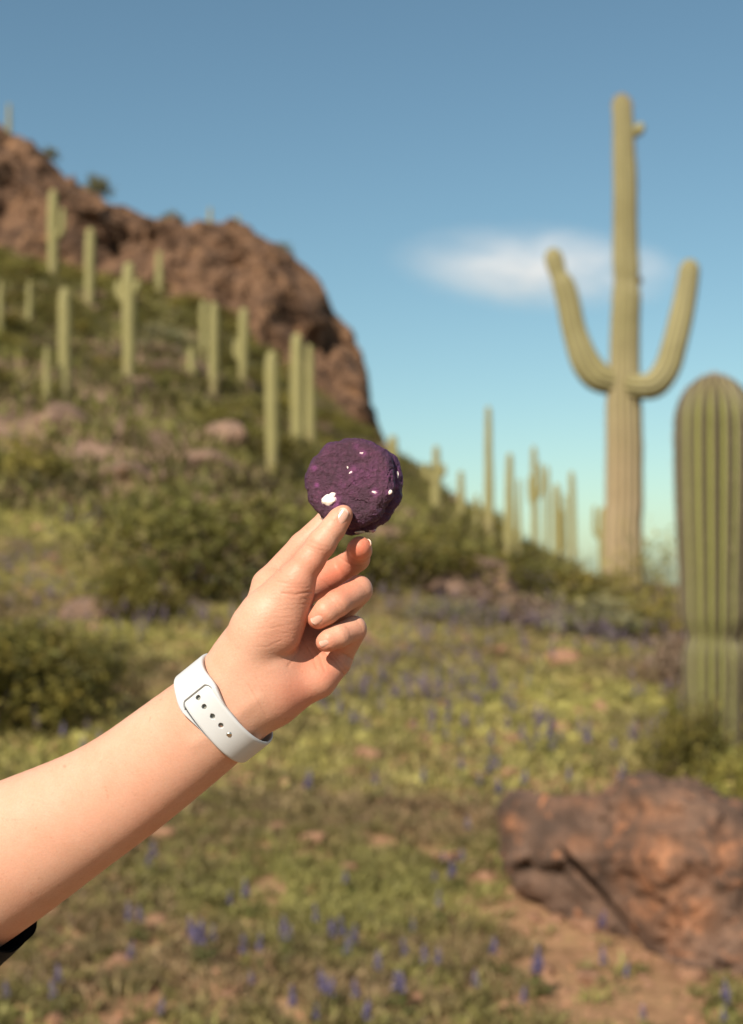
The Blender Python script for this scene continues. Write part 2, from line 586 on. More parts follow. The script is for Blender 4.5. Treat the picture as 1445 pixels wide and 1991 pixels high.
def base_h(x, y):
    r = np.hypot(x, y)
    ph = np.arctan2(x, y)
    pc = np.clip(ph, -0.44, 0.43)
    px = np.clip(CX + FPX * np.tan(pc), -600, 2000)
    d = r * np.cos(pc)
    fi = np.clip((px + 600) / 10.0, 0, 259.999)
    lj = np.interp(np.log1p(d), LG, np.arange(len(LG)))
    lj = np.clip(lj, 0, len(LG) - 1.001)
    i0 = fi.astype(int); j0 = lj.astype(int)
    a = fi - i0; c = lj - j0
    z = (_tab[i0, j0] * (1 - a) * (1 - c) + _tab[i0 + 1, j0] * a * (1 - c) + _tab[i0, j0 + 1] * (1 - a) * c + _tab[i0 + 1, j0 + 1] * a * c)
    t = np.clip((np.abs(ph) - 1.05) / 1.05, 0, 1)
    t = t * t * (3 - 2 * t)
    return z * (1 - t) + np.minimum(z, 0) * t

def H(x, y):
    x = np.atleast_1d(np.asarray(x, float)); y = np.atleast_1d(np.asarray(y, float))
    r = np.hypot(x, y)
    z = base_h(x, y)
    p = np.stack([x, y, x * 0], 1)
    amp = 0.02 + np.clip((r - 14) / 60, 0, 1) * 0.5
    z = z + amp * fbm(p * 0.23 + 3.1, 3, 5) + 0.022 * np.clip(60 - r, 0, 20) / 20 * fbm(p * 1.9, 3, 9)
    return z

def H1(x, y):
    return float(H(x, y)[0])

def ground_hit(px, py, dmin=3.0, dmax=140.0):
    r = ray(px, py)
    ds = np.geomspace(dmin, dmax, 1500)
    W = CAM[None] + r[None] * (ds / r[1])[:, None]
    below = W[:, 2] < H(W[:, 0], W[:, 1])
    k = np.argmax(below) if below.any() else len(ds) - 1
    return W[k]

# ground mesh: rings round the viewpoint
th = np.concatenate([np.linspace(-math.pi, -0.42, 70, endpoint=False), np.linspace(-0.42, 0.42, 360, endpoint=False), np.linspace(0.42, math.pi, 70, endpoint=False)])
rr = np.concatenate([np.geomspace(0.6, 4.0, 12, endpoint=False), np.geomspace(4.0, 170, 330, endpoint=False), np.geomspace(170, 9000, 50)])
T, R_ = np.meshgrid(th, rr, indexing='ij')
gx, gy = (R_ * np.sin(T)).ravel(), (R_ * np.cos(T)).ravel()
gz = H(gx, gy)
GV = np.stack([gx, gy, gz], 1)
GF = grid_faces(len(th), len(rr), wrap_u=True)
GV = np.concatenate([GV, [[0, 0, 0]]])
cap = np.stack([np.arange(len(th)) * len(rr), np.full(len(th), len(GV) - 1), (np.arange(len(th)) + 1) % len(th) * len(rr)], 1)

def green_density(x, y):
    """how much herb cover the field carries: bare soil round the boulder and in patches, lush farther up"""
    d = np.hypot(x, y)
    p = np.stack([x, y, x * 0], 1)
    n = 0.32 * fbm(p * 0.55 + 20, 3, 31) + 0.75 * fbm(p * 2.1 + 3, 3, 37)
    g = 0.25 + 0.34 * np.clip((d - 5.5) / 4.0, 0, 1) + 0.42 * n
    bx, by, _ = P(1170, 1860, 5.9)
    g = g - 1.0 * np.exp(-((x - bx) / 0.26) ** 2 - ((y - by) / 0.55) ** 2)
    bx, by, _ = P(960, 1740, 6.9)
    g = g - 0.55 * np.exp(-((x - bx) / 0.35) ** 2 - ((y - by) / 0.6) ** 2)
    return g

gd = np.hypot(GV[:, 0], GV[:, 1])
gfade = np.clip((gd - 19) / 10, 0, 1)
gg = green_density(GV[:, 0], GV[:, 1])
g_attr = np.clip(gg, 0, 1) * (1 - gfade) * (0.15 + 0.55 * np.clip((gd - 6) / 5, 0, 1)) + gfade * np.clip(0.30 + 0.3 * fbm(GV * 0.12, 3, 77), 0, 1)
ground = link("ground", np_mesh("ground", GV, [GF, cap], [M_GROUND], {"green": g_attr, "hill": gfade}))
tag(ground, "desert ground sloping up to the rocky hillside", kind="structure")

# ------------------------------------------------------------------ cliff
SKY_X = [-760, -420, -250, -120, -40, 0, 70, 100, 140, 200, 215, 300, 330, 400, 480, 560, 610, 630, 645, 680, 705, 713, 735, 760]
SKY_Y = [110, 150, 190, 235, 250, 258, 275, 310, 352, 385, 405, 432, 425, 440, 460, 497, 540, 580, 615, 645, 690, 770, 842, 880]
BAS_X = [-760, -420, -250, 0, 60, 110, 200, 300, 400, 450, 520, 560, 600, 640, 680, 735, 760]
BAS_Y = [440, 470, 470, 480, 520, 560, 565, 590, 610, 640, 665, 710, 770, 830, 850, 862, 885]
ncu, ncv = 520, 190
cpx = np.concatenate([np.linspace(-760, -20, 120, endpoint=False), np.linspace(-20, 765, ncu - 120)])
top = np.interp(cpx, SKY_X, SKY_Y)
bas = np.interp(cpx, BAS_X, BAS_Y)
CV = np.zeros((ncu, ncv, 3))
tv = np.linspace(-0.35, 1.75, ncv)
for i in range(ncu):
    bp = P(cpx[i], bas[i], 110.0)
    tp = P(cpx[i], top[i], 122.0)
    hgt = tp[2] - bp[2]
    for_t = np.clip(tv, 0, 1)
    # steep face with rounded shoulders, buried foot, plateau running back
    prof_d = 12.0 * (0.55 * for_t ** 2.2 + 0.45 * for_t)
    u_dir = np.array([bp[0] / bp[1], 1.0])
    d = 110.0 + prof_d
    z = bp[2] + hgt * for_t
    foot = np.minimum(tv, 0)
    z = z + foot * 14
    d = d + foot * 4
    back = np.maximum(tv - 1, 0)
    d = d + back * 70
    z = z - back * back * 26
    CV[i, :, 0] = u_dir[0] * d
    CV[i, :, 1] = d
    CV[i, :, 2] = z
CV = CV.reshape(-1, 3)
tt = np.tile(tv, ncu)
big = ridged(CV * 0.11 + np.array([3.0, 0, 9]), 3, 3)
mid_ = ridged(CV * np.array([0.38, 0.38, 0.24]), 4, 21)
sm = fbm(CV * 1.5, 3, 55)
colm = ridged(CV * np.array([0.30, 0.30, 0.05]), 3, 71)
edge = np.clip((1.0 - np.abs(tt - 0.5) * 0.6), 0.3, 1)
out = (1.4 * big + 0.42 * mid_ + 0.22 * sm + 0.9 * colm) * edge
CV[:, 1] -= out * 0.95
CV[:, 2] += 0.42 * out * np.clip(tt + 0.1, 0, 1) - 0.3
CV[:, 0] += 0.45 * fbm(CV * 0.4 + 50, 3, 8)
# weathered pockets and overhangs
for (hx, hy, hr, dep) in ((455, 520, 1.3, 2.4), (30, 380, 1.4, 2.0), (25, 430, 1.0, 1.5), (620, 690, 1.1, 2.2), (625, 660, 0.9, 2.0), (205, 470, 1.2, 2.6), (210, 510, 1.0, 2.2), (450, 590, 1.0, 1.6)):
    c0 = P(hx, hy, 113)
    q = np.exp(-((CV[:, 0] - c0[0]) ** 2 + ((CV[:, 2] - c0[2]) * 0.8) ** 2) / hr ** 2)
    CV[:, 1] += dep * q * (np.abs(tt - 0.5) < 0.7)
cliff = link("cliff", np_mesh("cliff", CV, grid_faces(ncu, ncv)[:, ::-1], [M_CLIFF], smooth=False))
tag(cliff, "rugged red brown volcanic rock cliff crowning the hillside", kind="structure")


# ------------------------------------------------------------------ cacti
def catmull(pts, n):
    pts = np.asarray(pts, float)
    q = np.concatenate([[2 * pts[0] - pts[1]], pts, [2 * pts[-1] - pts[-2]]])
    seg = np.linalg.norm(np.diff(pts[:, :3], axis=0), axis=1)
    cum = np.concatenate([[0], np.cumsum(seg)])
    s = np.linspace(0, cum[-1], n)
    out = []
    for x in s:
        k = min(np.searchsorted(cum, x, side='right') - 1, len(pts) - 2)
        t = (x - cum[k]) / seg[k]
        p0, p1, p2, p3 = q[k], q[k + 1], q[k + 2], q[k + 3]
        out.append(0.5 * (2 * p1 + (p2 - p0) * t + (2 * p0 - 5 * p1 + 4 * p2 - p3) * t * t + (3 * p1 - p0 - 3 * p2 + p3) * t ** 3))
    return np.array(out)


def ribbed(pts, ribs, amp, rings=80, per=6, cork=None, wob=0.0, seed=0, round_base=False, c0=0.8):
    """pts: rows of x, y, z, radius. Ribbed column with a domed tip. Returns V, F, attrs and crest points for spines."""
    C = catmull(pts, rings)
    c, r = C[:, :3], C[:, 3].copy()
    L = np.concatenate([[0], np.cumsum(np.linalg.norm(np.diff(c, axis=0), axis=1))])
    # extra rings packed into the dome
    R1 = r[-1]
    s_d = L[-1] - R1 * 1.25 * (1 - np.sin(np.linspace(0, math.pi / 2, 16)))
    s_all = np.concatenate([L[L < s_d[0] - 1e-6], s_d])
    c = np.stack([np.interp(s_all, L, c[:, k]) for k in range(3)], 1)
    r = np.interp(s_all, L, r)
    u = np.clip((s_all - (L[-1] - R1 * 1.25)) / (R1 * 1.25), 0, 1)
    dome = np.sqrt(np.maximum(1 - u ** 2, 0.0004))
    if round_base:
        ub = np.clip(1 - s_all / (r[0] * 0.9), 0, 1)
        dome = dome * np.sqrt(np.maximum(1 - ub ** 2, 0.04))
    t = np.gradient(c, axis=0)
    t /= np.linalg.norm(t, axis=1)[:, None]
    ns = ribs * per
    ang = np.arange(ns) / ns * 2 * math.pi
    ref = unit(np.cross(t[0], [0.0, 1.0, 0.01]) if abs(t[0][1]) < 0.9 else np.cross(t[0], [1.0, 0, 0]))
    V = np.zeros((len(c), ns, 3)); crest = np.zeros((len(c), ns)); ck = np.zeros((len(c), ns))
    ph = ang * ribs
    shape = np.abs(np.cos(ph / 2)) ** 0.8            # 1 on a crest, 0 in the cleft
    for i in range(len(c)):
        ref = unit(ref - t[i] * (ref @ t[i]))
        bi = np.cross(t[i], ref)
        rad = r[i] * dome[i] * (1 - amp * (1 - shape) * (0.4 + 0.6 * dome[i]))
        V[i] = c[i] + rad[:, None] * (np.cos(ang)[:, None] * ref + np.sin(ang)[:, None] * bi)
        crest[i] = np.clip((shape - c0) / 0.2, 0, 1)
        ck[i] = 0 if cork is None else cork(c[i][2])
    if wob:
        VV = V.reshape(-1, 3)
        V = (VV + wob * np.stack([fbm(VV * 1.1 + k * 9, 2, seed + k) for k in range(3)], 1) * np.array([1, 1, 0.3])).reshape(V.shape)
    n = V.shape[0]
    F = grid_faces(ns, n, True)                       # index = j * n + i
    Vt = np.swapaxes(V, 0, 1).reshape(-1, 3)
    tip = len(Vt); Vt = np.concatenate([Vt, [c[-1] + t[-1] * r[-1] * 0.01, c[0]]])
    j = np.arange(ns); j2 = (j + 1) % ns
    capf = np.concatenate([np.stack([j * n + n - 1, j2 * n + n - 1, np.full(ns, tip)], 1), np.stack([j2 * n, j * n, np.full(ns, tip + 1)], 1)])
    at = {"crest": np.concatenate([crest.T.ravel(), [1, 0]]), "cork": np.concatenate([ck.T.ravel(), [0, 0]])}
    crests = [(V[i, k * per], unit(V[i, k * per] - c[i] + t[i] * (1 - dome[i]) * r[i])) for k in range(ribs) for i in range(0, n)]
    return Vt, [F, capf], at, crests


def spines(crests, length, per, width, keep=1.0, seed=0):
    rng = np.random.default_rng(seed)
    p = np.array([c[0] for c in crests]); d = np.array([c[1] for c in crests])
    if keep < 1:
        m = rng.random(len(p)) < keep
        p, d = p[m], d[m]
    p = np.repeat(p, per, 0); d = np.repeat(d, per, 0)
    v = d + rng.normal(0, 0.75, d.shape)
    v /= np.linalg.norm(v, axis=1)[:, None]
    ln = length * rng.uniform(0.5, 1.2, len(p))
    s = np.cross(v, rng.normal(0, 1, v.shape)); s /= np.linalg.norm(s, axis=1)[:, None]
    V = np.stack([p - s * width - d * width, p + s * width - d * width, p + v * ln[:, None]], 1).reshape(-1, 3)
    return V, np.arange(len(V)).reshape(-1, 3)


def thing(name, label, cat, loc, group=None):
    o = bpy.data.objects.new(name, None)
    o.empty_display_size = 0.2
    COL.objects.link(o)
    o.location = loc
    return tag(o, label, cat, group)


def px_path(rows, d, org, fat=1.0):
    """rows of px, py, radius px (and optional distance offset) at distance d, relative to org"""
    out = []
    for r in rows:
        dd = d + (r[3] if len(r) > 3 else 0)
        out.append([*(P(r[0], r[1], dd) - org), r[2] * fat / FPX * dd])
    return out


# the tall saguaro with two raised arms
DB = 25.0
bx, by, _ = P(1212, 1165, DB)
org = np.array([bx, by, H1(bx, by) - 0.05])
base_px = 1175
tall = thing("saguaro", "very tall saguaro with two upraised arms, standing alone against the sky", "cactus", org)
rows = [(1214, 1185, 41), (1213, 1120, 39), (1213, 1000, 36), (1215, 860, 35.5), (1215, 780, 34), (1216, 720, 30), (1217, 610, 28), (1217, 570, 27),
        (1217, 545, 23.5), (1217, 520, 25), (1216, 450, 24), (1213, 350, 23), (1211, 270, 21.5), (1210, 215, 19.5), (1210, 184, 18)]
z_hi, z_lo = P(1212, 640, DB)[2] - org[2], P(1212, 960, DB)[2] - org[2]
cork = lambda z: float(np.clip((z_hi - z) / (z_hi - z_lo), 0, 1)) * 0.85
V, F, at, cr = ribbed(px_path(rows, DB, org, 1.03), 16, 0.17, 120, 8, cork, 0.02, 3, c0=0.62)
link("trunk", np_mesh("tall_saguaro_trunk", V, F, [M_SAG], at), tall)
sv, sf = spines(cr, 0.05, 3, 0.004, 1, 1)
tag(link("spines", np_mesh("tall_saguaro_spines", sv, sf, [M_SPINE]), tall), kind="stuff")
rows_l = [(1205, 742, 22), (1182, 740, 24), (1158, 728, 25.5), (1135, 695, 24), (1117, 645, 21), (1104, 590, 20), (1094, 553, 19), (1085, 535, 14.5), (1078, 510, 16), (1073, 482, 15.5)]
V, F, at, cr = ribbed(px_path(rows_l, DB, org, 1.17), 12, 0.17, 70, 8, None, 0.015, 4, c0=0.62)
o = link("arm", np_mesh("tall_saguaro_arm_notched", V, F, [M_SAG], at), tall)
o["label"] = "arm with a pinched notch below its tip"
rows_r = [(1225, 748, 20, -0.2), (1250, 752, 23, -0.35), (1273, 747, 24.5, -0.4), (1296, 716, 23.5, -0.4), (1312, 668, 22.5, -0.4), (1325, 610, 21.5, -0.35), (1335, 555, 19.5, -0.3), (1342, 503, 17, -0.3)]
V, F, at, cr = ribbed(px_path(rows_r, DB, org, 1.10), 12, 0.17, 70, 8, None, 0.015, 5, c0=0.62)
o = link("arm", np_mesh("tall_saguaro_arm_smooth", V, F, [M_SAG], at), tall)
o["label"] = "smooth evenly curved arm"
V, F, at, cr = ribbed(px_path([(1222, 252, 9), (1234, 256, 12), (1243, 252, 11), (1245, 238, 9)], DB, org), 9, 0.12, 20, 4)
link("bud", np_mesh("tall_saguaro_bud", V, F, [M_SAG], at), tall)
V, F, at, cr = ribbed(px_path([(1236, 540, 6), (1243, 546, 7), (1247, 552, 5)], DB, org), 7, 0.15, 12, 4)
link("scar", np_mesh("tall_saguaro_scar", V, F, [M_SCAR], at), tall)

# the young unbranched saguaro behind the boulder
DN = 9.8
bx, by, _ = P(1388, 1555, DN)
orgn = np.array([bx, by, H1(bx, by) - 0.05])
near_c = thing("saguaro", "thick armless young saguaro with deep ribs, behind the boulder at the frame edge", "cactus", orgn)
rows = [(1392, 1590, 60), (1391, 1480, 60), (1390, 1360, 62), (1390, 1275, 64), (1390, 1238, 54), (1390, 1200, 66), (1389, 1120, 69), (1388, 1000, 75),
        (1388, 900, 78), (1388, 840, 78), (1388, 790, 77), (1388, 728, 74)]
zt = P(1388, 800, DN)[2] - orgn[2]; zt2 = P(1388, 730, DN)[2] - orgn[2]
z_w = P(1390, 1238, DN)[2] - orgn[2]
V, F, at, cr = ribbed(px_path(rows, DN, orgn), 18, 0.27, 130, 12, lambda z: float(np.clip((z - zt) / (zt2 - zt), 0, 1)) * 0.75, 0.004, 8, c0=0.53)
link("stem", np_mesh("young_saguaro_stem", V, F, [M_SAGN], at), near_c)
at["crest"] = np.maximum(at["crest"], 0.75 * np.exp(-((V[:, 2] - z_w) / 0.022) ** 2))
sv, sf = spines(cr, 0.036, 4, 0.0014, 0.7, 2)
tag(link("spines", np_mesh("young_saguaro_spines", sv, sf, [M_SPINE]), near_c), kind="stuff")

# saguaros on the hillside and the ridge, each placed on the ground where it grows
FAR_MESH = {}
def far_mesh(kind):
    if kind in FAR_MESH:
        return FAR_MESH[kind]
    k = {"a": [(0, 0, 0, .78), (0.01, 0, .25, .95), (0, 0, .6, 1.0), (.01, 0, .85, .92), (0.012, 0, 1.0, .7)],
         "b": [(0, 0, 0, .70), (0.0, 0, .2, .85), (0.01, 0, .5, 1.0), (0.0, 0, .8, 1.0), (-0.008, 0, 1.0, .75)],
         "c": [(0, 0, 0, 1.0), (0.004, 0, .3, 1.0), (0.0, 0, .6, .85), (0.0, 0, .8, .75), (0.004, 0, 1.0, .6)]}[kind]
    pts = [(x, y, z * 6.5, r * 0.40) for x, y, z, r in k]
    V, F, at, cr = ribbed(pts, 14, 0.14, 40, 4, lambda z: float(np.clip(0.9 - z / 2.0, 0, 0.7)), 0.02, ord(kind))
    FAR_MESH[kind] = np_mesh("hill_saguaro_trunk_" + kind, V, F, [M_SAGF], at)
    return FAR_MESH[kind]

def arm_mesh(side, z0, out_, z1, r):
    s = side
    pts = [(s * 0.15, 0, z0 + .02, r * .8), (s * out_ * .7, 0, z0, r), (s * out_, 0, z0 + out_ * .55, r), (s * out_ * 1.02, 0, (z0 + z1) / 2, r), (s * out_, 0, z1, r * .75)]
    V, F, at, cr = ribbed(pts, 10, 0.14, 24, 4)
    return np_mesh("hill_saguaro_arm", V, F, [M_SAGF], at)

SAG_AT = []
SAG_HILL = [
 # px, top, base, width, kind, arms (side, z0, out, z1, r), label
 (103, 365, 552, 26, "a", [(1, 3.4, .75, 5.2, .26)], "saguaro with one raised side arm against the upper cliff face"),
 (174, 440, 602, 26, "a", [], "thick saguaro below the cliff, left one of a touching pair"),
 (192, 418, 545, 18, "b", [], "slim saguaro half behind a thicker one at the cliff foot"),
 (127, 556, 787, 33, "b", [], "tall pale saguaro column below the one with a side arm"),
 (92, 672, 785, 20, "c", [], "faint thin saguaro just beside the tall pale column"),
 (252, 506, 757, 34, "b", [(-1, 4.7, .6, 5.6, .25), (1, 5.0, .5, 5.6, .22)], "tall thick saguaro with stubby arms near its top, mid hillside"),
 (310, 487, 577, 22, "c", [], "short saguaro standing at the foot of the cliff"),
 (539, 558, 652, 22, "c", [], "short saguaro set against the right end of the cliff face"),
 (415, 585, 765, 26, "a", [], "tall slender saguaro in the middle of the hillside cluster"),
 (395, 582, 705, 18, "b", [], "thin saguaro close behind the tall slender one in the cluster"),
 (372, 676, 738, 24, "c", [], "short stubby saguaro beside the hillside cluster"),
 (472, 596, 757, 25, "b", [(-1, 2.6, .55, 4.0, .24)], "saguaro with one low arm at the end of the hillside cluster"),
 (530, 680, 932, 34, "b", [], "large pale saguaro low on the hill, first of the two big columns"),
 (579, 645, 930, 34, "a", [], "tallest pale saguaro low on the hill nearest the cookie"),
 (604, 668, 880, 26, "c", [], "dim saguaro partly hidden behind the tallest pale column"),
 (0, 545, 660, 18, "c", [], "saguaro cut off by the picture edge on the upper hillside"),
 (57, 545, 640, 16, "c", [], "faint small saguaro among shrubs high on the hillside"),
 (765, 846, 925, 24, "a", [], "saguaro whose tip shows just beside the cookie rim"),
 (848, 866, 1012, 25, "c", [(-1, 3.8, .8, 5.0, .27), (1, 4.0, .5, 5.0, .24)], "saguaro with two short bent arms on the ridge beyond the cookie"),
 (897, 915, 1010, 20, "c", [], "small saguaro on the skyline between the two armed ridge ones"),
 (951, 788, 1052, 23, "c", [], "tallest and thinnest armless saguaro on the skyline ridge"),
 (990, 880, 1107, 25, "c", [], "armless saguaro just downhill of the tallest ridge one"),
 (1041, 866, 1098, 17, "a", [(-1, 3.6, .5, 4.9, .25), (1, 3.9, .75, 5.6, .25)], "branching saguaro on the low end of the ridge"),
 (1083, 940, 1112, 20, "b", [(1, 1.9, .5, 4.6, .33)], "two stemmed saguaro on the low end of the ridge"),
 (1063, 905, 1100, 13, "b", [], "thin pale saguaro between the branching one and the two stemmed one"),
 (1007, 930, 1105, 14, "c", [], "slim saguaro touching the armless one downhill of the tallest"),
 (1099, 960, 1112, 13, "c", [], "slim short saguaro between the two stemmed one and the last plain one"),
 (928, 960, 1040, 14, "c", [], "slim short saguaro just before the tallest ridge one"),
 (1115, 915, 1112, 17, "a", [], "last plain saguaro on the ridge before the giant one"),
]
def plant_saguaro(px, top_, base_, wid, kind, arms, label, pos=None):
    if pos is None:
        pos = ground_hit(px, base_)
    d = pos[1]
    h = (base_ - top_) / FPX * d
    wd = wid / FPX * d
    root = thing("saguaro", label, "cactus", (pos[0], pos[1], pos[2] - 0.1), "saguaros on the rocky hillside and ridge")
    sz, sx = (h + 0.1) / 6.5, wd / 0.98
    root.scale = (sx, sx, sz)
    root.rotation_euler = (0, random.uniform(-.015, .015), random.uniform(-.25, .25))
    link("trunk", far_mesh(kind), root)
    for a in arms:
        link("arm", arm_mesh(*a), root)
for s in SAG_HILL:
    px, py = s[0], s[2]
    hit = ground_hit(px, py)
    if px > 1020:                      # these stand on the far side of the ridge
        d = {1041: 55, 1083: 50, 1115: 48, 1063: 58, 1099: 54}[px]
        x = (px - CX) / FPX * d
        hit = np.array([x, d, H1(x, d)])
        zt = P(px, s[1], d)[2]
        s = (px, s[1], s[1] + (zt - hit[2]) / d * FPX) + s[3:]
    plant_saguaro(*s, pos=hit)
    SAG_AT.append((px, hit[1], s[3]))
# on top of the cliff
for px, t_, b_, wd, lab in ((17, 195, 262, 12, "lone saguaro on the highest point of the cliff top"), (408, 398, 446, 12, "left one of two tiny saguaros on the cliff crest"), (463, 414, 462, 11, "right one of two tiny saguaros on the cliff crest")):
    plant_saguaro(px, t_, b_, wd, "c", [], lab, P(px, b_ + 4, 124.0))
# small saguaro with an L-shaped arm beside the giant's foot
dL = 42
x = (1172 - CX) / FPX * dL
zL = H1(x, dL)
pxs = P(1172, 985, dL)[2]
plant_saguaro(1172, 985, 985 + (pxs - zL) / dL * FPX, 20, "b", [(-1, 4.4, .75, 6.6, .22)], "small saguaro with an elbow arm, half hidden by the giant's trunk", np.array([x, dL, zL]))


# ------------------------------------------------------------------ shrubs
def shrub_mesh(name, mat, n_leaf, w, h, leaf, seed, airy=0.0, tint=(0.55, 1.45), long=1.6):
    rng = np.random.default_rng(seed)
    nc = 26
    ang = rng.uniform(0, 2 * math.pi, nc); rad = np.sqrt(rng.uniform(0, 1, nc)) * 0.5 * w
    cz = h * (0.25 + 0.65 * rng.uniform(0, 1, nc)) * (1 - 0.55 * (rad / (0.5 * w)) ** 2)
    cc = np.stack([np.cos(ang) * rad, np.sin(ang) * rad, cz], 1)
    cs = w * rng.uniform(0.07, 0.15, nc) * (1 + airy)
    k = rng.integers(0, nc, n_leaf)
    p = cc[k] + rng.normal(0, 1, (n_leaf, 3)) * cs[k][:, None] * np.array([1, 1, 0.8])
    p[:, 2] = np.abs(p[:, 2]) + 0.01
    a = rng.normal(0, 1, (n_leaf, 3)) + np.array([0, 0, 0.5]); a /= np.linalg.norm(a, axis=1)[:, None]
    b_ = np.cross(a, rng.normal(0, 1, (n_leaf, 3))); b_ /= np.linalg.norm(b_, axis=1)[:, None]
    s = leaf * rng.uniform(0.6, 1.4, n_leaf)[:, None]
    V = np.stack([p - a * s * long, p + b_ * s * 0.5, p + a * s * long, p - b_ * s * 0.5], 1).reshape(-1, 3)
    F = np.arange(len(V)).reshape(-1, 4)
    ctint = rng.uniform(tint[0], tint[1], nc)[k] * rng.uniform(0.75, 1.25, n_leaf)
    hue = rng.uniform(-0.12, 0.12, nc)[k]
    T_ = np.stack([ctint * (1 + hue), ctint, ctint * (1 - hue)], 1)
    fol = np_mesh(name + "_foliage", V, F, [mat], {"tint": np.repeat(T_, 4, 0)}, smooth=False)
    SV, SF = [], []
    off = 0
    for i in range(nc):
        e = cc[i]; m_ = e * np.array([0.45, 0.45, 0.5]) + rng.normal(0, 0.03 * w, 3)
        path = catmull([(0, 0, -0.05, 0), (*m_, 0), (*e, 0)], 6)[:, :3]
        for q in range(6):
            r = 0.012 * w * (1 - q / 7)
            for g in range(4):
                al = g * math.pi / 2
                SV.append(path[q] + [r * math.cos(al), r * math.sin(al), 0])
        for q in range(5):
            for g in range(4):
                SF.append([off + q * 4 + g, off + q * 4 + (g + 1) % 4, off + q * 4 + 4 + (g + 1) % 4, off + q * 4 + 4 + g])
        off += 24
    st = np_mesh(name + "_stems", np.array(SV), np.array(SF), [M_STEM])
    return fol, st

SHRUBS = {
    "dark": [shrub_mesh("creosote", M_LEAF_DK, 2600, 2.4, 1.7, 0.055, s) for s in (1, 2, 3)],
    "green": [shrub_mesh("brittlebush", M_LEAF_YG, 2200, 2.2, 1.4, 0.06, s) for s in (4, 5, 6)],
    "sage": [shrub_mesh("bursage", M_LEAF_GY, 2200, 1.6, 1.0, 0.05, s) for s in (7, 8)],
    "dry": [shrub_mesh("dry_brush", M_LEAF_BR, 1800, 1.8, 1.0, 0.05, s, long=2.4) for s in (9, 10)],
    "airy": [shrub_mesh("palo_verde", M_LEAF_YG, 800, 2.6, 2.6, 0.05, s, airy=0.8, long=2.6) for s in (11, 12)],
}
SH_COUNT = 0
def shrub(kind, pos, w, h, label, group, rot=None):
    global SH_COUNT
    fol, st = SHRUBS[kind][SH_COUNT % len(SHRUBS[kind])]
    SH_COUNT += 1
    bw, bh = {"dark": (2.4, 1.7), "green": (2.2, 1.4), "sage": (1.6, 1.0), "dry": (1.8, 1.0), "airy": (2.6, 2.6)}[kind]
    root = thing("shrub", label, "shrub", (pos[0], pos[1], pos[2] - 0.03), group)
    root.scale = (w / bw, w / bw, h / bh)
    root.rotation_euler = (0, 0, random.uniform(0, 6.28) if rot is None else rot)
    link("foliage", fol, root)
    link("stems", st, root)
    return root

KLAB = {"dark": "dark olive creosote bush", "green": "yellow green brittlebush", "sage": "pale grey green bursage", "dry": "dry leafless brown bush"}
placed = []
tries = 0
while len(placed) < 290 and tries < 40000:
    tries += 1
    px = random.uniform(-110, 1160) if len(placed) < 225 else random.uniform(-560, -110)
    d = math.sqrt(random.uniform(23 ** 2, 112 ** 2))
    ridge = np.interp(px, [560, 620, 735, 830, 900, 1000, 1130, 1250], [109, 88, 84, 84, 68, 52, 40, 29])
    if d > ridge: continue
    if any(abs(px - q[0]) < q[2] / 2 + 16 and q[1] - 10 < d < q[1] + 0.6 for q in SAG_AT): continue
    x = (px - CX) / FPX * d
    if d < 45 and random.random() < (0.7 if px < 700 else 0.85): continue
    if px > 1000 and d < 34: continue
    if any((x - q[0]) ** 2 + (d - q[1]) ** 2 < (0.62 * (q[2] + 1.6) * 0.5) ** 2 * 1.7 for q in placed): continue
    kind = random.choices(["dark", "green", "sage", "dry"], [42, 28, 14, 16])[0]
    w = random.uniform(1.1, 2.4) * (0.8 + 0.3 * min(d / 80, 1.0)) * (0.7 if px > 790 else 1.0) * (1.0 if kind in ("dark", "green") else 0.7)
    placed.append((x, d, w))
    zone = "in the brush belt at the foot of the hill" if d < 45 else ("on the open hillside among saguaros" if d < 85 else "on the upper slope just below the cliff")
    shrub(kind, (x, d, H1(x, d)), w, w * random.uniform(0.36, 0.52), KLAB[kind] + " " + zone, KLAB[kind] + " " + zone)

# bushes one can point at
for kind, px, py, w, h, lab in (
    ("dark", 820, 1150, 2.4, 1.0, "big dark creosote bush right behind the curled fingers"),
    ("dark", 430, 1145, 3.0, 1.35, "broad dark creosote bush behind the wrist at the top of the field"),
    ("dark", 1050, 1180, 2.0, .65, "dark round bush below the ridge saguaros at the field edge"),
    ("sage", 1140, 1225, 1.5, .42, "pale sage bush in front of the giant saguaro"),
    ("airy", 1205, 1215, 1.3, .85, "sparse yellow palo verde growing around the giant saguaro's foot"),
    ("airy", 1290, 1195, 1.3, 1.3, "thin see-through palo verde between the two large saguaros"),
    ("green", 1255, 1235, 1.2, .42, "yellow green bush between the two large saguaros"),
    ("dry", 1000, 1215, 1.4, .4, "low dry brown brush at the far edge of the flower field"),
    ("dark", 260, 1210, 1.0, .8, "small dark bush alone in the field above the watch"),
    ("dark", 45, 1395, 1.4, .8, "dense dark bush in the field above the elbow"),
    ("dark", 95, 1330, 1.2, .6, "second dense bush just behind the one above the elbow"),
    ("dark", -60, 1400, 1.5, .95, "dark bush cut by the picture edge above the elbow"),
    ("dark", 1326, 1530, .5, .72, "dark twiggy bush at the left foot of the thick young saguaro"),
    ("green", 1425, 1575, .6, .42, "olive bush growing in front of the thick young saguaro"),
    ("airy", 1470, 1520, .8, .6, "olive bush beside the thick young saguaro, cut by the picture edge"),
    ("sage", 870, 1210, 1.2, .32, "low pale bush beyond the little finger in the field"),
    ("dry", 1315, 1345, .6, .6, "reddish dry brush left of the thick young saguaro"),
):
    shrub(kind, ground_hit(px, py), w, h, lab, None)
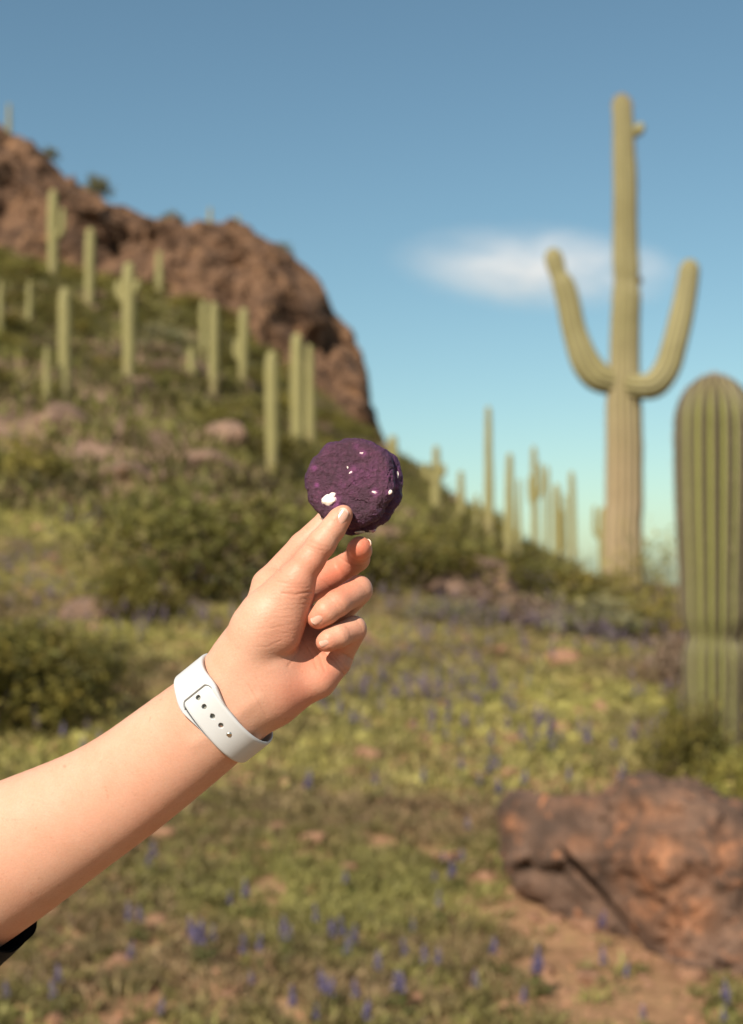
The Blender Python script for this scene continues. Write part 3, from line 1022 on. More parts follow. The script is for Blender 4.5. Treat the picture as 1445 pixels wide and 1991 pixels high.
# tufts on the cliff top
for px, py, w in ((185, 372, 2.6), (335, 428, 1.8), (548, 486, 1.6), (95, 300, 1.5), (502, 468, 1.2)):
    shrub("dark", P(px, py + 10, 122.5), w, w * .75, "bushy tuft growing on the crest of the cliff", "bushes on the cliff crest")


# ------------------------------------------------------------------ rocks
def rock_mesh(name, mat, seed, flat=0.65, n=3):
    import bmesh
    bm = bmesh.new()
    bmesh.ops.create_icosphere(bm, subdivisions=n, radius=1.0)
    me = bpy.data.meshes.new(name)
    V = np.array([v.co[:] for v in bm.verts])
    rng = np.random.default_rng(seed)
    pl = rng.normal(0, 1, (13, 3)); pl /= np.linalg.norm(pl, axis=1)[:, None]
    dd = rng.uniform(0.62, 0.98, 13)
    dots = V @ pl.T
    r = np.min(np.where(dots > 0.05, dd / np.maximum(dots, 0.05), 9), axis=1)
    r = np.minimum(r, 1.25) * (1 + 0.10 * fbm(V * 2.3 + seed, 3, seed))
    V = V * r[:, None] * np.array([1, 0.8, flat])
    for v, co in zip(bm.verts, V): v.co = co
    bm.to_mesh(me); bm.free()
    me.materials.append(mat)
    return me

STONES = [rock_mesh("field_stone_mesh", M_STONE, 40 + i, 0.6, 2) for i in range(5)]
HROCKS = [rock_mesh("hillside_rock_mesh", M_HROCK, 60 + i, 0.7, 3) for i in range(4)]
def stone(me, pos, s, label, group, name="stone", cat="stone"):
    o = link(name, me)
    o.location = (pos[0], pos[1], pos[2] + s * 0.12)
    o.scale = (s * random.uniform(.8, 1.3), s * random.uniform(.8, 1.2), s * random.uniform(.7, 1.1))
    o.rotation_euler = (random.uniform(-.25, .25), random.uniform(-.25, .25), random.uniform(0, 6.28))
    return tag(o, label, cat, group)

for px, py, s, lab in (
    (715, 1475, .16, "orange red rock in the green field below the little finger"),
    (160, 1210, .36, "flat orange rock lying in the field above the watch"),
    (1090, 1290, .26, "reddish rock in the flowers below the giant saguaro"),
    (570, 1535, .10, "pale tan stone just below the watch band"),
    (95, 1890, .085, "tan stone under the black sleeve"), (130, 1860, .07, "rounded brown stone beside the tan one under the sleeve"),
    (1380, 1952, .05, "small orange stone below the boulder in the corner"), (110, 1986, .05, "pale stone at the very bottom near the corner"),
    (955, 1720, .11, "pointed tan rock lying at the boulder's narrow end"), (870, 1680, .13, "brown low rock left of the boulder"),
    (600, 1640, .08, "brown stone in the middle of the field under the forearm"), (420, 1880, .055, "small red brown stone by the purple lupines at the bottom"),
    (1130, 1800, .07, "tan clod lying on the bare soil under the boulder"), (1040, 1790, .06, "small clod at the left rim of the bare soil"),
    (915, 1160, .8, "pinkish rock slab in the brush right of the hand"), (430, 870, .75, "low pinkish rock outcrop on the hillside between the saguaros"),
    (690, 1245, .3, "small rock seen just past the curled ring finger"), (1000, 1440, .10, "orange stone in the mid field above the boulder"),
):
    stone(HROCKS[0] if s > .3 else STONES[random.randrange(5)], ground_hit(px, py), s, lab, None, "rock" if s > .09 else "stone", "rock" if s > .09 else "stone")
for k in range(190):
    d = math.sqrt(random.uniform(4.6 ** 2, 13 ** 2))
    px = random.uniform(-300, 1750)
    x = (px - CX) / FPX * d
    s = random.choice([.02, .03, .045, .07]) * random.uniform(.8, 1.25) * (0.7 + d / 14)
    stone(STONES[k % 5], (x, d, H1(x, d)), s, "small reddish stone scattered in the flower field", "small stones scattered in the flower field")
for k in range(90):
    d = math.sqrt(random.uniform(9 ** 2, 22 ** 2))
    px = random.uniform(-40, 1300)
    x = (px - CX) / FPX * d
    stone(STONES[k % 5], (x, d, H1(x, d)), random.uniform(.05, .15), "orange brown rock half sunk in the upper flower field", "rocks half sunk in the upper flower field", "rock", "rock")
for k in range(60):
    d = math.sqrt(random.uniform(25 ** 2, 105 ** 2))
    px = random.uniform(-60, 900)
    if d > np.interp(px, [735, 830, 900], [108, 88, 70]): continue
    x = (px - CX) / FPX * d
    stone(HROCKS[k % 4], (x, d, H1(x, d)), random.uniform(.3, .8), "brownish pink rock among the hillside brush", "rocks among the hillside brush", "rock", "rock")


# loose gravel and clods on the soil
def gravel(n, d0, d1, s0, s1, seed):
    rng = np.random.default_rng(seed)
    base = np.array([[1, 0, 0], [0, 1, 0], [-1, 0, 0], [0, -1, 0], [0.1, 0, .8], [0, 0, -.6]])
    f = np.array([[0, 1, 4], [1, 2, 4], [2, 3, 4], [3, 0, 4], [1, 0, 5], [2, 1, 5], [3, 2, 5], [0, 3, 5]])
    d = np.sqrt(rng.uniform(d0 ** 2, d1 ** 2, n)); x = (rng.uniform(-400, 1850, n) - CX) / FPX * d
    keep = rng.random(n) < np.clip(1.05 - green_density(x, d), 0.25, 1)
    x, d = x[keep], d[keep]; k = len(x)
    s_ = s0 * (s1 / s0) ** (rng.random(k) ** 2.2)
    jit = base[None] * rng.uniform(.6, 1.35, (k, 6, 1))
    a = rng.uniform(0, 6.28, k); ca2, sa2 = np.cos(a)[:, None], np.sin(a)[:, None]
    q = np.stack([jit[:, :, 0] * ca2 - jit[:, :, 1] * sa2, jit[:, :, 0] * sa2 + jit[:, :, 1] * ca2, jit[:, :, 2] * .7], 2) * s_[:, None, None]
    V = (q + np.stack([x, d, H(x, d) + s_ * .15], 1)[:, None]).reshape(-1, 3)
    F = (f[None] + (np.arange(k) * 6)[:, None, None]).reshape(-1, 3)
    return V, F
V, F = gravel(13000, 4.3, 11.0, .006, .030, 5)
tag(link("gravel", np_mesh("gravel", V, F, [M_STONE], smooth=False)), "loose reddish gravel and clods on the bare soil", kind="stuff")


# the big boulder
DBO = 6.0
SB = DBO / FPX
def bo_pt(px, py, dd=0.0):                            # local units: photo pixels, z up
    return np.array([px - 1250.0, dd, 1700.0 - py])
def poly_sdf(p2, poly):
    poly = np.asarray(poly, float)
    d = np.full(len(p2), 1e12); s = np.ones(len(p2))
    n = len(poly)
    for i in range(n):
        a, b_ = poly[i], poly[i - 1]
        e = b_ - a; w = p2 - a
        t = np.clip(w @ e / (e @ e), 0, 1)
        d = np.minimum(d, ((w - t[:, None] * e) ** 2).sum(1))
        c1 = p2[:, 1] >= a[1]; c2 = p2[:, 1] < b_[1]; c3 = e[0] * w[:, 1] > e[1] * w[:, 0]
        f_ = (c1 & c2 & c3) | (~c1 & ~c2 & ~c3)
        s = np.where(f_, -s, s)
    return s * np.sqrt(d)
def prism(p, poly, d0, d1, rnd):
    q = poly_sdf(p[:, [0, 2]], poly) + rnd
    w = np.maximum(d0 - p[:, 1], p[:, 1] - d1) + rnd
    return np.minimum(np.maximum(q, w), 0) + np.sqrt(np.maximum(q, 0) ** 2 + np.maximum(w, 0) ** 2) - rnd
PA = [bo_pt(x, y)[[0, 2]] for x, y in ((982, 1572), (1000, 1552), (1215, 1556), (1350, 1560), (1400, 1700), (1420, 1960), (1330, 1930), (1285, 1893), (1185, 1790), (1100, 1698), (1000, 1672), (985, 1640))]
PB = [bo_pt(x, y)[[0, 2]] for x, y in ((1200, 1560), (1222, 1526), (1330, 1540), (1400, 1558), (1470, 1600), (1640, 1660), (1680, 2010), (1360, 1990), (1290, 1760), (1225, 1690))]
PC = [bo_pt(x, y)[[0, 2]] for x, y in ((1000, 1655), (1120, 1690), (1230, 1800), (1180, 1830), (1120, 1795), (1040, 1745), (1012, 1722))]
def boulder_sdf(p, bounds=None):
    pp = p.copy()
    lean = np.where(pp[:, 2] > 30, (pp[:, 2] - 30) * 0.75, (30 - pp[:, 2]) * 0.42 * np.clip((160 - pp[:, 0]) / 200, 0, 1))                            # faces lean back from the viewer
    q = pp.copy(); q[:, 1] = q[:, 1] - lean
    a = prism(q, PA, -10, 330, 30)
    q2 = pp.copy(); q2[:, 1] = q2[:, 1] - lean * 0.9
    b_ = prism(q2, PB, -40, 340, 34)
    c_ = prism(pp, PC, 35, 260, 22)
    d = np.minimum(smin(a, b_, 45), c_)
    n = p / 100.0
    d = d + 15 * fbm(n * 1.0 + 7, 3, 91) - 8.0 * ridged(n * 1.9, 3, 93) + 5.0 * fbm(n * 5, 4, 95) - 3.5 * np.abs(vnoise(n * 3.4 + 2, 97)) * 2
    # diagonal fracture
    e0, e1 = bo_pt(1085, 1640)[[0, 2]], bo_pt(1255, 1850)[[0, 2]]
    w = p[:, [0, 2]] - e0; e = e1 - e0
    t = np.clip(w @ e / (e @ e), 0, 1)
    cr_ = np.sqrt(((w - t[:, None] * e) ** 2).sum(1)) - 10 * np.sin(np.clip(t, 0, 1) * math.pi) - 1
    d = np.maximum(d, -(np.maximum(cr_, p[:, 1] - 95)))
    return d.astype(np.float32)
BV, BF = mesh_sdf(boulder_sdf, (-300, -190, -360), (470, 460, 240), 5.0, 10, 1.4)
dist = DBO + np.where(BV[:, 0] > 0, -0.16 * np.tanh(BV[:, 0] * 0.0032 / 0.16), -BV[:, 0] * 0.0032) + BV[:, 1] * SB
BW = np.stack([P(x + 1250.0, 1700.0 - z, d) for x, z, d in zip(BV[:, 0], BV[:, 2], dist)])
bo = np.array([*P(1250, 1850, DBO)[:2], 0.0])
_bx, _by = BV[:, 0] + 1250.0, 1700.0 - BV[:, 2]
iron = np.zeros(len(BV))
for x_, y_, sx_, sy_, a_ in ((1290, 1690, 75, 60, .95), (1320, 1770, 60, 60, .8), (1265, 1765, 40, 26, 1.0), (1270, 1575, 70, 30, .6), (1400, 1650, 40, 40, .6), (1000, 1600, 20, 18, .7), (1130, 1640, 50, 25, .35), (1120, 1560, 60, 25, .3)):
    iron = np.maximum(iron, a_ * np.exp(-((_bx - x_) / sx_) ** 2 - ((_by - y_) / sy_) ** 2))
boulder = link("boulder", np_mesh("boulder", BW - bo, BF, [M_BOULDER], {"iron": iron}), None, bo)
tag(boulder, "huge cracked red brown boulder resting on bare soil in front of the thick cactus", "boulder")


# ------------------------------------------------------------------ herbs, flowers
def blades(n_cl, nb, dmin, dmax, h, w, spread, seed, pxr=(-560, 2000), dens=True, cols=None, keepx=None):
    rng = np.random.default_rng(seed)
    d = np.sqrt(rng.uniform(dmin ** 2, dmax ** 2, n_cl))
    x = (rng.uniform(*pxr, n_cl) - CX) / FPX * d
    if dens:
        m = rng.random(n_cl) < np.clip(green_density(x, d) * 1.15 + 0.12, 0.02, 1)
        x, d = x[m], d[m]
    if keepx is not None:
        m = keepx(x, d)
        x, d = x[m], d[m]
    k = len(x)
    pn = fbm(np.stack([x, d, x * 0], 1) * 0.7, 3, seed + 5)
    c = np.array(cols)
    t = np.clip(0.5 + 0.55 * pn + rng.normal(0, 0.2, k), 0, 0.999) * (len(c) - 1)
    i0 = t.astype(int)
    cc = c[i0] + (c[np.minimum(i0 + 1, len(c) - 1)] - c[i0]) * (t - i0)[:, None]
    cs = rng.uniform(0.6, 1.4, k)
    X = np.repeat(x, nb); D = np.repeat(d, nb); S = np.repeat(cs, nb); CC = np.repeat(cc, nb, 0)
    X = X + rng.normal(0, spread, len(X)) * S; D = D + rng.normal(0, spread, len(X)) * S
    Z = H(X, D)
    lean = rng.normal(0, 0.55, (len(X), 2))
    hh = h * S * rng.uniform(0.5, 1.3, len(X))
    ang = rng.uniform(0, math.pi, len(X))
    ww = w * rng.uniform(0.6, 1.4, len(X))
    p = np.stack([X, D, Z - 0.005], 1)
    s = np.stack([np.cos(ang) * ww, np.sin(ang) * ww, ww * 0], 1)
    tip = p + np.stack([lean[:, 0] * hh, lean[:, 1] * hh, hh], 1)
    mid = p + np.stack([lean[:, 0] * hh * .3, lean[:, 1] * hh * .3, hh * .6], 1)
    V = np.stack([p, mid + s, tip, mid - s], 1).reshape(-1, 3)
    F = np.arange(len(V)).reshape(-1, 4)
    tv_ = CC * rng.uniform(0.8, 1.2, len(X))[:, None] * np.repeat(rng.uniform(0.6, 1.55, k), nb)[:, None]
    return V, F, np.repeat(tv_, 4, 0)

def not_boulder(x, d):
    W = np.stack([x, d, H(x, d)], 1)
    px, py = project(W)
    lim = DBO + np.clip(-(px - 1250) * 0.0032, -0.3, 1.6)
    return ~((px > 1000) & (d > lim - 0.12) & (d < lim + 0.8))

C_NEAR = [(0.23, 0.155, 0.085), (0.165, 0.125, 0.055), (0.165, 0.145, 0.048), (0.205, 0.19, 0.06)]
C_MID = [(0.18, 0.13, 0.068), (0.20, 0.162, 0.066), (0.245, 0.212, 0.075), (0.315, 0.285, 0.085)]
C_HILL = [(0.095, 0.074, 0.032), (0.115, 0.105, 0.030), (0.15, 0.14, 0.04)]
V, F, T_ = blades(13500, 22, 4.3, 9.0, 0.055, 0.0065, 0.026, 101, dens=True, cols=C_NEAR, keepx=not_boulder)
tag(link("herbs", np_mesh("near_herbs", V, F, [M_GRASS], {"tint": T_}, smooth=False)), "low green herbs growing over reddish soil around the boulder", "herbs", kind="stuff")
V, F, T_ = blades(23000, 14, 8.5, 24.0, 0.075, 0.012, 0.055, 102, dens=True, cols=C_MID)
tag(link("herbs", np_mesh("field_herbs", V, F, [M_GRASS], {"tint": T_}, smooth=False)), "yellow green herbs carpeting the sunny field up to the brush", "herbs", kind="stuff")
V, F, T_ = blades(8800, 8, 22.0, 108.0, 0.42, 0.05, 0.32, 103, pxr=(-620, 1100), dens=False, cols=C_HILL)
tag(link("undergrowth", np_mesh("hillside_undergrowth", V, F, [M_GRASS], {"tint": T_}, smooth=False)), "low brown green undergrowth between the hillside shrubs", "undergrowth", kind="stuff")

def lupine_parts(seed):
    rng = np.random.default_rng(seed)
    n = 46
    z = rng.uniform(0.0, 1.0, n); a = rng.uniform(0, 6.28, n)
    r = 0.016 * (1 - 0.75 * z)
    p = np.stack([np.cos(a) * r, np.sin(a) * r, 0.13 + 0.085 * z], 1)
    s = 0.0075 * (1 - 0.5 * z) * rng.uniform(0.7, 1.3, n)
    dirs = np.array([[1, 0, 0], [0, 1, 0], [-1, 0, 0], [0, -1, 0], [0, 0, 1.3], [0, 0, -1.0]])
    V = (p[:, None] + dirs[None] * s[:, None, None]).reshape(-1, 3)
    f = np.array([[0, 1, 4], [1, 2, 4], [2, 3, 4], [3, 0, 4], [1, 0, 5], [2, 1, 5], [3, 2, 5], [0, 3, 5]])
    F = (f[None] + (np.arange(n) * 6)[:, None, None]).reshape(-1, 3)
    base = np.array([0.090, 0.074, 0.160])
    t = base[None] * rng.uniform(0.6, 1.6, n)[:, None]
    t = t + (rng.random(n) < 0.12)[:, None] * np.array([0.18, 0.15, 0.12])
    return V, F, np.repeat(t, 6, 0)
def lupine_leaves(seed):
    rng = np.random.default_rng(seed)
    V, F = [], []
    def quad(a, b_, c_, d_):
        k = len(V); V.extend([a, b_, c_, d_]); F.append([k, k + 1, k + 2, k + 3])
    for g in range(2):
        al = g * math.pi / 2
        s = np.array([math.cos(al), math.sin(al), 0]) * 0.0022
        quad(-s, s, s + [0, 0, .16], -s + [0, 0, .16])
    for k in range(5):
        a0 = rng.uniform(0, 6.28); zc = rng.uniform(.03, .10); rc = rng.uniform(.03, .055)
        c0 = np.array([math.cos(a0) * rc, math.sin(a0) * rc, zc])
        for m in range(6):
            a1 = m / 6 * 6.28 + rng.uniform(-.2, .2)
            dv = np.array([math.cos(a1), math.sin(a1), .35]) * rng.uniform(.016, .026)
            sv = np.array([-math.sin(a1), math.cos(a1), 0]) * .0045
            quad(c0, c0 + dv * .6 + sv, c0 + dv, c0 + dv * .6 - sv)
    V = np.array(V); T_ = np.tile(np.array([0.105, 0.125, 0.035]), (len(V), 1)) * rng.uniform(.8, 1.2, len(V))[:, None]
    return V, np.array(F), T_
LUP = []
for s in range(4):
    V, F, T_ = lupine_parts(200 + s)
    V2, F2, T2 = lupine_leaves(230 + s)
    LUP.append((np_mesh("lupine_spike", V, F, [M_PETAL], {"tint": T_}, smooth=False), np_mesh("lupine_leaves", V2, F2, [M_GRASS], {"tint": T2}, smooth=False)))
def lupine(x, d, s, label, group, k):
    o = thing("lupine", label, "flower", (x, d, H1(x, d)), group)
    o.scale = (s, s, s)
    o.rotation_euler = (random.uniform(-.15, .15), random.uniform(-.15, .15), random.uniform(0, 6.28))
    link("flower_spike", LUP[k % 4][0], o)
    link("leaves", LUP[k % 4][1], o)
k = 0
for px, py, n_, lab in ((640, 1985, 3, "in the clump at the bottom edge beneath the cookie"), (385, 1880, 5, "in the clump below the forearm near the bottom"), (555, 1870, 2, "in the pair left of the bottom clump"),
                        (670, 1880, 3, "in the clump straight below the hand"), (1040, 1945, 3, "in the clump left of the boulder's foot"), (845, 1920, 2, "in the pair left of the bare soil"),
                        (880, 1740, 2, "beside the low rock at the boulder's narrow end"), (265, 1845, 2, "in the pair right of the black sleeve"), (470, 1790, 2, "in the pair below the middle of the forearm"),
                        (310, 1715, 2, "close under the forearm's shadow side"), (775, 1985, 3, "in the last clump at the bottom edge")):
    for j in range(n_):
        p = ground_hit(px + random.uniform(-22, 22), py + random.uniform(-8, 6))
        lupine(p[0], p[1], random.uniform(.65, .95), "purple lupine " + lab, "purple lupines " + lab, k)
        k += 1
def field_flowers(n, d0, d1, seed):
    rng = np.random.default_rng(seed)
    out = []
    while len(out) < n:
        d = math.sqrt(rng.uniform(d0 ** 2, d1 ** 2)); px = rng.uniform(-320, 1760)
        x = (px - CX) / FPX * d
        if not not_boulder(np.array([x]), np.array([d]))[0]: continue
        nn = fbm(np.array([[x * 1.1, d * 0.6, 0]]), 2, 400)[0]
        bias = 0.15 if px > 650 else -0.1
        if rng.random() > 0.35 + 0.9 * nn + bias: continue
        out.append((x, d))
    return out
for x, d in field_flowers(58, 4.8, 8.5, 1):
    lupine(x, d, random.uniform(.55, .85), "single purple lupine scattered over the nearer herbs", "purple lupines scattered over the nearer herbs", k); k += 1
for x, d in field_flowers(130, 8.5, 13, 2):
    lupine(x, d, random.uniform(.9, 1.3), "purple lupine in the middle of the yellow green field", "purple lupines in the middle of the field", k); k += 1
V0, F0, T0 = lupine_parts(77)
pts = field_flowers(1700, 10, 23, 3)
A = []; B_ = []; C_ = []
for i, (x, d) in enumerate(pts):
    s = random.uniform(1.0, 1.6)
    A.append(V0[:150] * s + np.array([x, d, H1(x, d)])); B_.append(F0[:200] + i * 150); C_.append(T0[:150] * np.array([1.6, 1.45, 0.85]) * random.uniform(.8, 1.3))
tag(link("flower_carpet", np_mesh("flower_carpet", np.concatenate(A), np.concatenate(B_), [M_PETAL], {"tint": np.concatenate(C_)}, smooth=False)), "hazy mass of far purple lupines in the upper field", "flowers", kind="stuff")


# ------------------------------------------------------------------ cloud
M_CLOUD = bpy.data.materials.new("cloud_vapour")
M_CLOUD.use_nodes = True
nt = M_CLOUD.node_tree
nt.nodes.clear()
co = N(nt, "ShaderNodeOutputMaterial")
pv = N(nt, "ShaderNodeVolumePrincipled")
v = coords(nt)
ln = N(nt, "ShaderNodeVectorMath", operation='LENGTH')
nt.links.new(v, ln.inputs[0])
fall = math_n(nt, 'SUBTRACT', 1.0, ln.outputs["Value"], True)
fall = math_n(nt, 'POWER', fall, 1.25)
mp = N(nt, "ShaderNodeMapping")
mp.inputs["Scale"].default_value = (1.5, 1.5, 1.1)
nt.links.new(v, mp.inputs["Vector"])
nz = ramp(nt, noise(nt, 1.5, 5, 0.6, mp.outputs[0], 0.8), [(0.36, (0.06, 0.06, 0.06)), (0.68, (1.5, 1.5, 1.5))])
den = math_n(nt, 'MULTIPLY', math_n(nt, 'MULTIPLY', fall, nz), 0.0078)
nt.links.new(den, pv.inputs["Density"])
pv.inputs["Color"].default_value = (1.0, 0.97, 0.98, 1)
pv.inputs["Anisotropy"].default_value = -0.2
nt.links.new(pv.outputs[0], co.inputs["Volume"])
import bmesh
bm = bmesh.new()
bmesh.ops.create_icosphere(bm, subdivisions=4, radius=1.0)
me = bpy.data.meshes.new("cloud")
bm.to_mesh(me); bm.free()
me.materials.append(M_CLOUD)
cl = link("cloud", me)
cl.location = P(1045, 522, 2500)
cl.scale = (285, 180, 78)
cl.rotation_euler = (0, math.radians(4), 0)
tag(cl, "soft white lens shaped cloud behind the giant saguaro", "cloud")


# ------------------------------------------------------------------ cookie
S = 0.0003
OH = P(560, 1200, D0)
def K(px, py, dd):                                    # photo position + depth in px units -> millimetres round the hand
    return (P(px, py, D0 + dd * S) - OH) * 1000.0
def RM(r, dd=0.0):
    return r * S * 1000 * (D0 + dd * S) / D0

cn = unit([-0.25, -0.95, 0.14])                       # the way the cookie's top faces
ca = unit(np.cross(cn, [0, 0, 1])); cb = np.cross(ca, cn)
CC0 = K(682, 939, 26)
def disc(p, c, R, hth, rnd):
    q = p - c
    z = q @ cn
    x, y = q @ ca, q @ cb
    th_ = np.arctan2(y, x)
    Rv = R * (1 + 0.024 * np.sin(3 * th_ + 0.6) + 0.012 * np.sin(5 * th_ + 2.0) + 0.014 * np.sin(8 * th_) + 0.010 * np.sin(13 * th_ + 1))
    r = np.sqrt(x * x + y * y)
    dz = np.abs(z) - hth * (1.0 - 0.22 * np.clip(r / R, 0, 1) ** 2) + rnd
    dr = r - Rv + rnd
    return np.minimum(np.maximum(dz, dr), 0) + np.sqrt(np.maximum(dz, 0) ** 2 + np.maximum(dr, 0) ** 2) - rnd
def cookie_sdf(p, bounds=None):
    a = disc(p, CC0, RM(90), RM(27), RM(20))
    b_ = disc(p, CC0 - cn * RM(35) + ca * RM(-4) - cb * RM(2), RM(92), RM(22), RM(17))
    d = smin(a, b_, 0.5)
    n = p / 10.0
    d = d - 0.30 * ridged(n * 1.1 + 3, 2, 11) + 0.28 * fbm(n * 4.6, 3, 15) - 0.36 * ridged(n * 3.0 + 9, 3, 19) + 0.28 * fbm(n * 0.9 + 5, 2, 23)
    fis = np.exp(-(vnoise(n * 0.95 + 0.35 * fbm(n * 2.2, 2, 61)[:, None] + 40, 63) / 0.045) ** 2) * np.clip(vnoise(n * 0.7 + 9, 67) * 3 + 0.2, 0, 1)
    d = d + 0.75 * fis
    return d.astype(np.float32)
c_lo, c_hi = CC0 - 36, CC0 + 36
KV, KF = mesh_sdf(cookie_sdf, c_lo, c_hi, 0.42, 12, 1.3)
Wk = KV / 1000.0 + OH
kx, ky = project(Wk)
rel = KV - CC0
rimv = np.clip((np.sqrt((rel @ ca) ** 2 + (rel @ cb) ** 2) - RM(80)) / RM(16), 0, 1)
pink = np.zeros(len(KV))
for (x, y, s_, a_) in ((611, 910, 5, .8), (616, 943, 4, .9), (765, 928, 4.5, .6), (774, 918, 4, .8), (729, 957, 7, .75), (756, 958, 6, .7), (706, 881, 6, .6), (688, 912, 8, .35), (648, 972, 11, .5), (656, 984, 9, .7), (771, 945, 4, .6), (693, 868, 7, .3)):
    pink = np.maximum(pink, 0.6 * a_ * np.exp(-((kx - x) ** 2 + (ky - y) ** 2) / s_ ** 2))
rimv = rimv * 0.6
co_ = OH + CC0 / 1000.0
cookie = link("cookie", np_mesh("cookie", Wk - co_, KF, [M_COOKIE], {"rim": rimv, "pink": pink}), None, co_)
tag(cookie, "purple cookie studded with white chips, pinched between thumb and fingers", "cookie")

def chip(px, py, rx, ry, rz, rot, seed, sink=0.35, dd=None):
    """white chip pressed into the cookie: lies on its front face where the photo shows it"""
    r0 = ray(px, py)
    ds = np.linspace(D0 - 0.03, D0 + 0.06, 900)
    W = CAM + r0 * (ds / r0[1])[:, None]
    sd = cookie_sdf((W - OH) * 1000.0)
    kk = np.argmax(sd < 0) if (sd < 0).any() else np.argmin(sd)
    c = (W[kk] - OH) * 1000.0
    e = 0.6
    g = unit([cookie_sdf((c + np.eye(3)[i] * e)[None])[0] - cookie_sdf((c - np.eye(3)[i] * e)[None])[0] for i in range(3)])
    g = unit(0.5 * g + 0.5 * cn)
    ax = unit(np.cross(g, [0, 0, 1])) * -1
    ay = np.cross(g, ax) * 1
    if ay[2] < 0: ay = -ay
    ca_, sa_ = math.cos(rot), math.sin(rot)
    u_, v_ = ax * ca_ + ay * sa_, -ax * sa_ + ay * ca_
    bm = bmesh.new(); bmesh.ops.create_icosphere(bm, subdivisions=4, radius=1.0)
    Q = np.array([q.co[:] for q in bm.verts])
    rr_ = 1 + (0.22 if rx > 12 else 0.34) * fbm(Q * (1.5 if rx > 12 else 1.1) + seed * 3.7, 2, seed) + 0.03 * fbm(Q * 5 + seed, 2, seed)
    Q = Q * rr_[:, None]
    X = c + u_ * (Q[:, :1] * RM(rx)) + v_ * (Q[:, 1:2] * RM(ry)) + g * ((Q[:, 2:3] - sink - 0.25) * RM(rz) * 0.75)
    m = bpy.data.meshes.new("chip")
    for q, x_ in zip(bm.verts, X / 1000.0 + OH - co_): q.co = x_
    bm.to_mesh(m); bm.free()
    m.materials.append(M_CHIP)
    for f_ in m.polygons: f_.use_smooth = True
    o = link("chocolate_chip", m, cookie)
    return o
chip(641, 970, 17, 12, 9, 0.35, 3, 0.1)["label"] = "largest white chip, half melted, at the thumb tip"
chip(703.5, 881, 5.5, 3.5, 4, 0.5, 5)
chip(682, 919, 5, 3, 3, 0.5, 6)
chip(676, 908, 2, 4, 2.5, 0.2, 16)
chip(728.5, 957, 7, 4, 4, -0.35, 7)
chip(756.5, 957, 7, 4, 4, 0.5, 8)
chip(773, 922, 3, 7, 3, 0.1, 9)
chip(724, 1032, 8, 6, 6, 0.3, 10, 0.2)
chip(697, 1034, 10, 5, 6, 0.0, 11, 0.2)
chip(630, 1009, 7, 8, 6, 0.3, 12, 0.1)

# ------------------------------------------------------------------ the arm and hand
def C_(a, b_):
    return Cone(K(*a[:3]), K(*b_[:3]), RM(a[3], a[2]), RM(b_[3], b_[2]))
def chain(rows):
    return [C_(rows[i], rows[i + 1]) for i in range(len(rows) - 1)]
PALM = []
# forearm as two parallel columns (radius and ulna sides) that run together at the wrist
cen = [(-330, 1850, 300, 150), (-130, 1748, 250, 150), (0, 1672, 205, 139), (78, 1628, 175, 128), (155, 1583, 150, 113), (242, 1530, 120, 103), (320, 1468, 88, 99), (399, 1408, 58, 95), (464, 1352, 38, 90), (500, 1310, 34, 88)]
ex, ey = 0.6, 0.8
fore = []
for off in (-1, 1):
    rows = []
    for (x, y, dd, r) in cen:
        k_ = np.interp(r, [88, 100, 150], [0.34, 0.33, 0.24])
        if off > 0: r = r - np.interp(r, [100, 125], [0, 6])
        o_ = r * k_ * off
        rows.append((x + ex * o_, y + ey * o_, dd + off * -6, r * (1 - k_)))
    rs = catmull(np.array(rows, float), 34)
    for ax_ in range(4):
        rs[2:-2, ax_] = np.convolve(rs[:, ax_], np.ones(5) / 5, mode='valid')
    fore.append(chain([tuple(q) for q in rs]))
# carpal block, metacarpals
meta = [
    C_((498, 1268, 34, 66), (524, 1142, 64, 32)),      # towards index knuckle
    C_((508, 1280, 46, 62), (572, 1158, 108, 34)),      # middle
    C_((528, 1305, 52, 60), (625, 1215, 108, 34)),     # ring
    C_((536, 1330, 38, 58), (650, 1278, 78, 33)),      # little
    C_((548, 1352, 22, 42), (618, 1322, 30, 32)),      # heel of the hand below the little finger
    C_((618, 1322, 30, 32), (656, 1290, 48, 26)),
    C_((560, 1280, 60, 44), (630, 1262, 75, 36)),
]
thenar = [Ell(K(527, 1212, 2), [unit(K(585, 1130, 0) - K(480, 1300, 20)), unit(np.cross([0, -1, 0], unit(K(585, 1130, 0) - K(480, 1300, 20)))), [0, 1.0, 0]], (RM(112), RM(58), RM(60))),
          C_((505, 1225, 6, 56), (566, 1146, -16, 37)), C_((478, 1290, 22, 60), (520, 1200, 0, 52)), C_((548, 1235, -8, 36), (572, 1158, -18, 31))]
thumb = chain([(560, 1152, -14, 39), (578, 1124, -24, 34), (602, 1090, -30, 28.5), (626, 1056, -33, 27.5), (648, 1027, -31, 24), (660, 1009, -27, 21.5), (668, 1000, -23, 18.5)])
index_ = chain([(525, 1138, 66, 33), (590, 1063, 108, 28.5), (640, 1014, 116, 25.5), (676, 976, 106, 20)])
mid_r = chain([(572, 1156, 98, 33), (664, 1108, 128, 27.5)])
mid_t = chain([(664, 1108, 128, 27.5), (694, 1086, 96, 24.5), (699, 1070, 46, 23.5), (700, 1065, 16, 22.5)])
ring_r = chain([(622, 1215, 100, 33), (697, 1149, 42, 27.5)])
ring_t = chain([(697, 1146, 42, 28), (656, 1173, -4, 26), (634, 1189, -14, 25), (619, 1201, -14, 22.5)])
lit_r = chain([(650, 1280, 76, 32), (688, 1226, 26, 25)])
lit_t = chain([(688, 1222, 26, 25.5), (658, 1237, -8, 22.5), (640, 1245, -16, 20.5), (632, 1249, -16, 18)])
web = [C_((545, 1150, 30, 30), (572, 1156, 80, 30))]

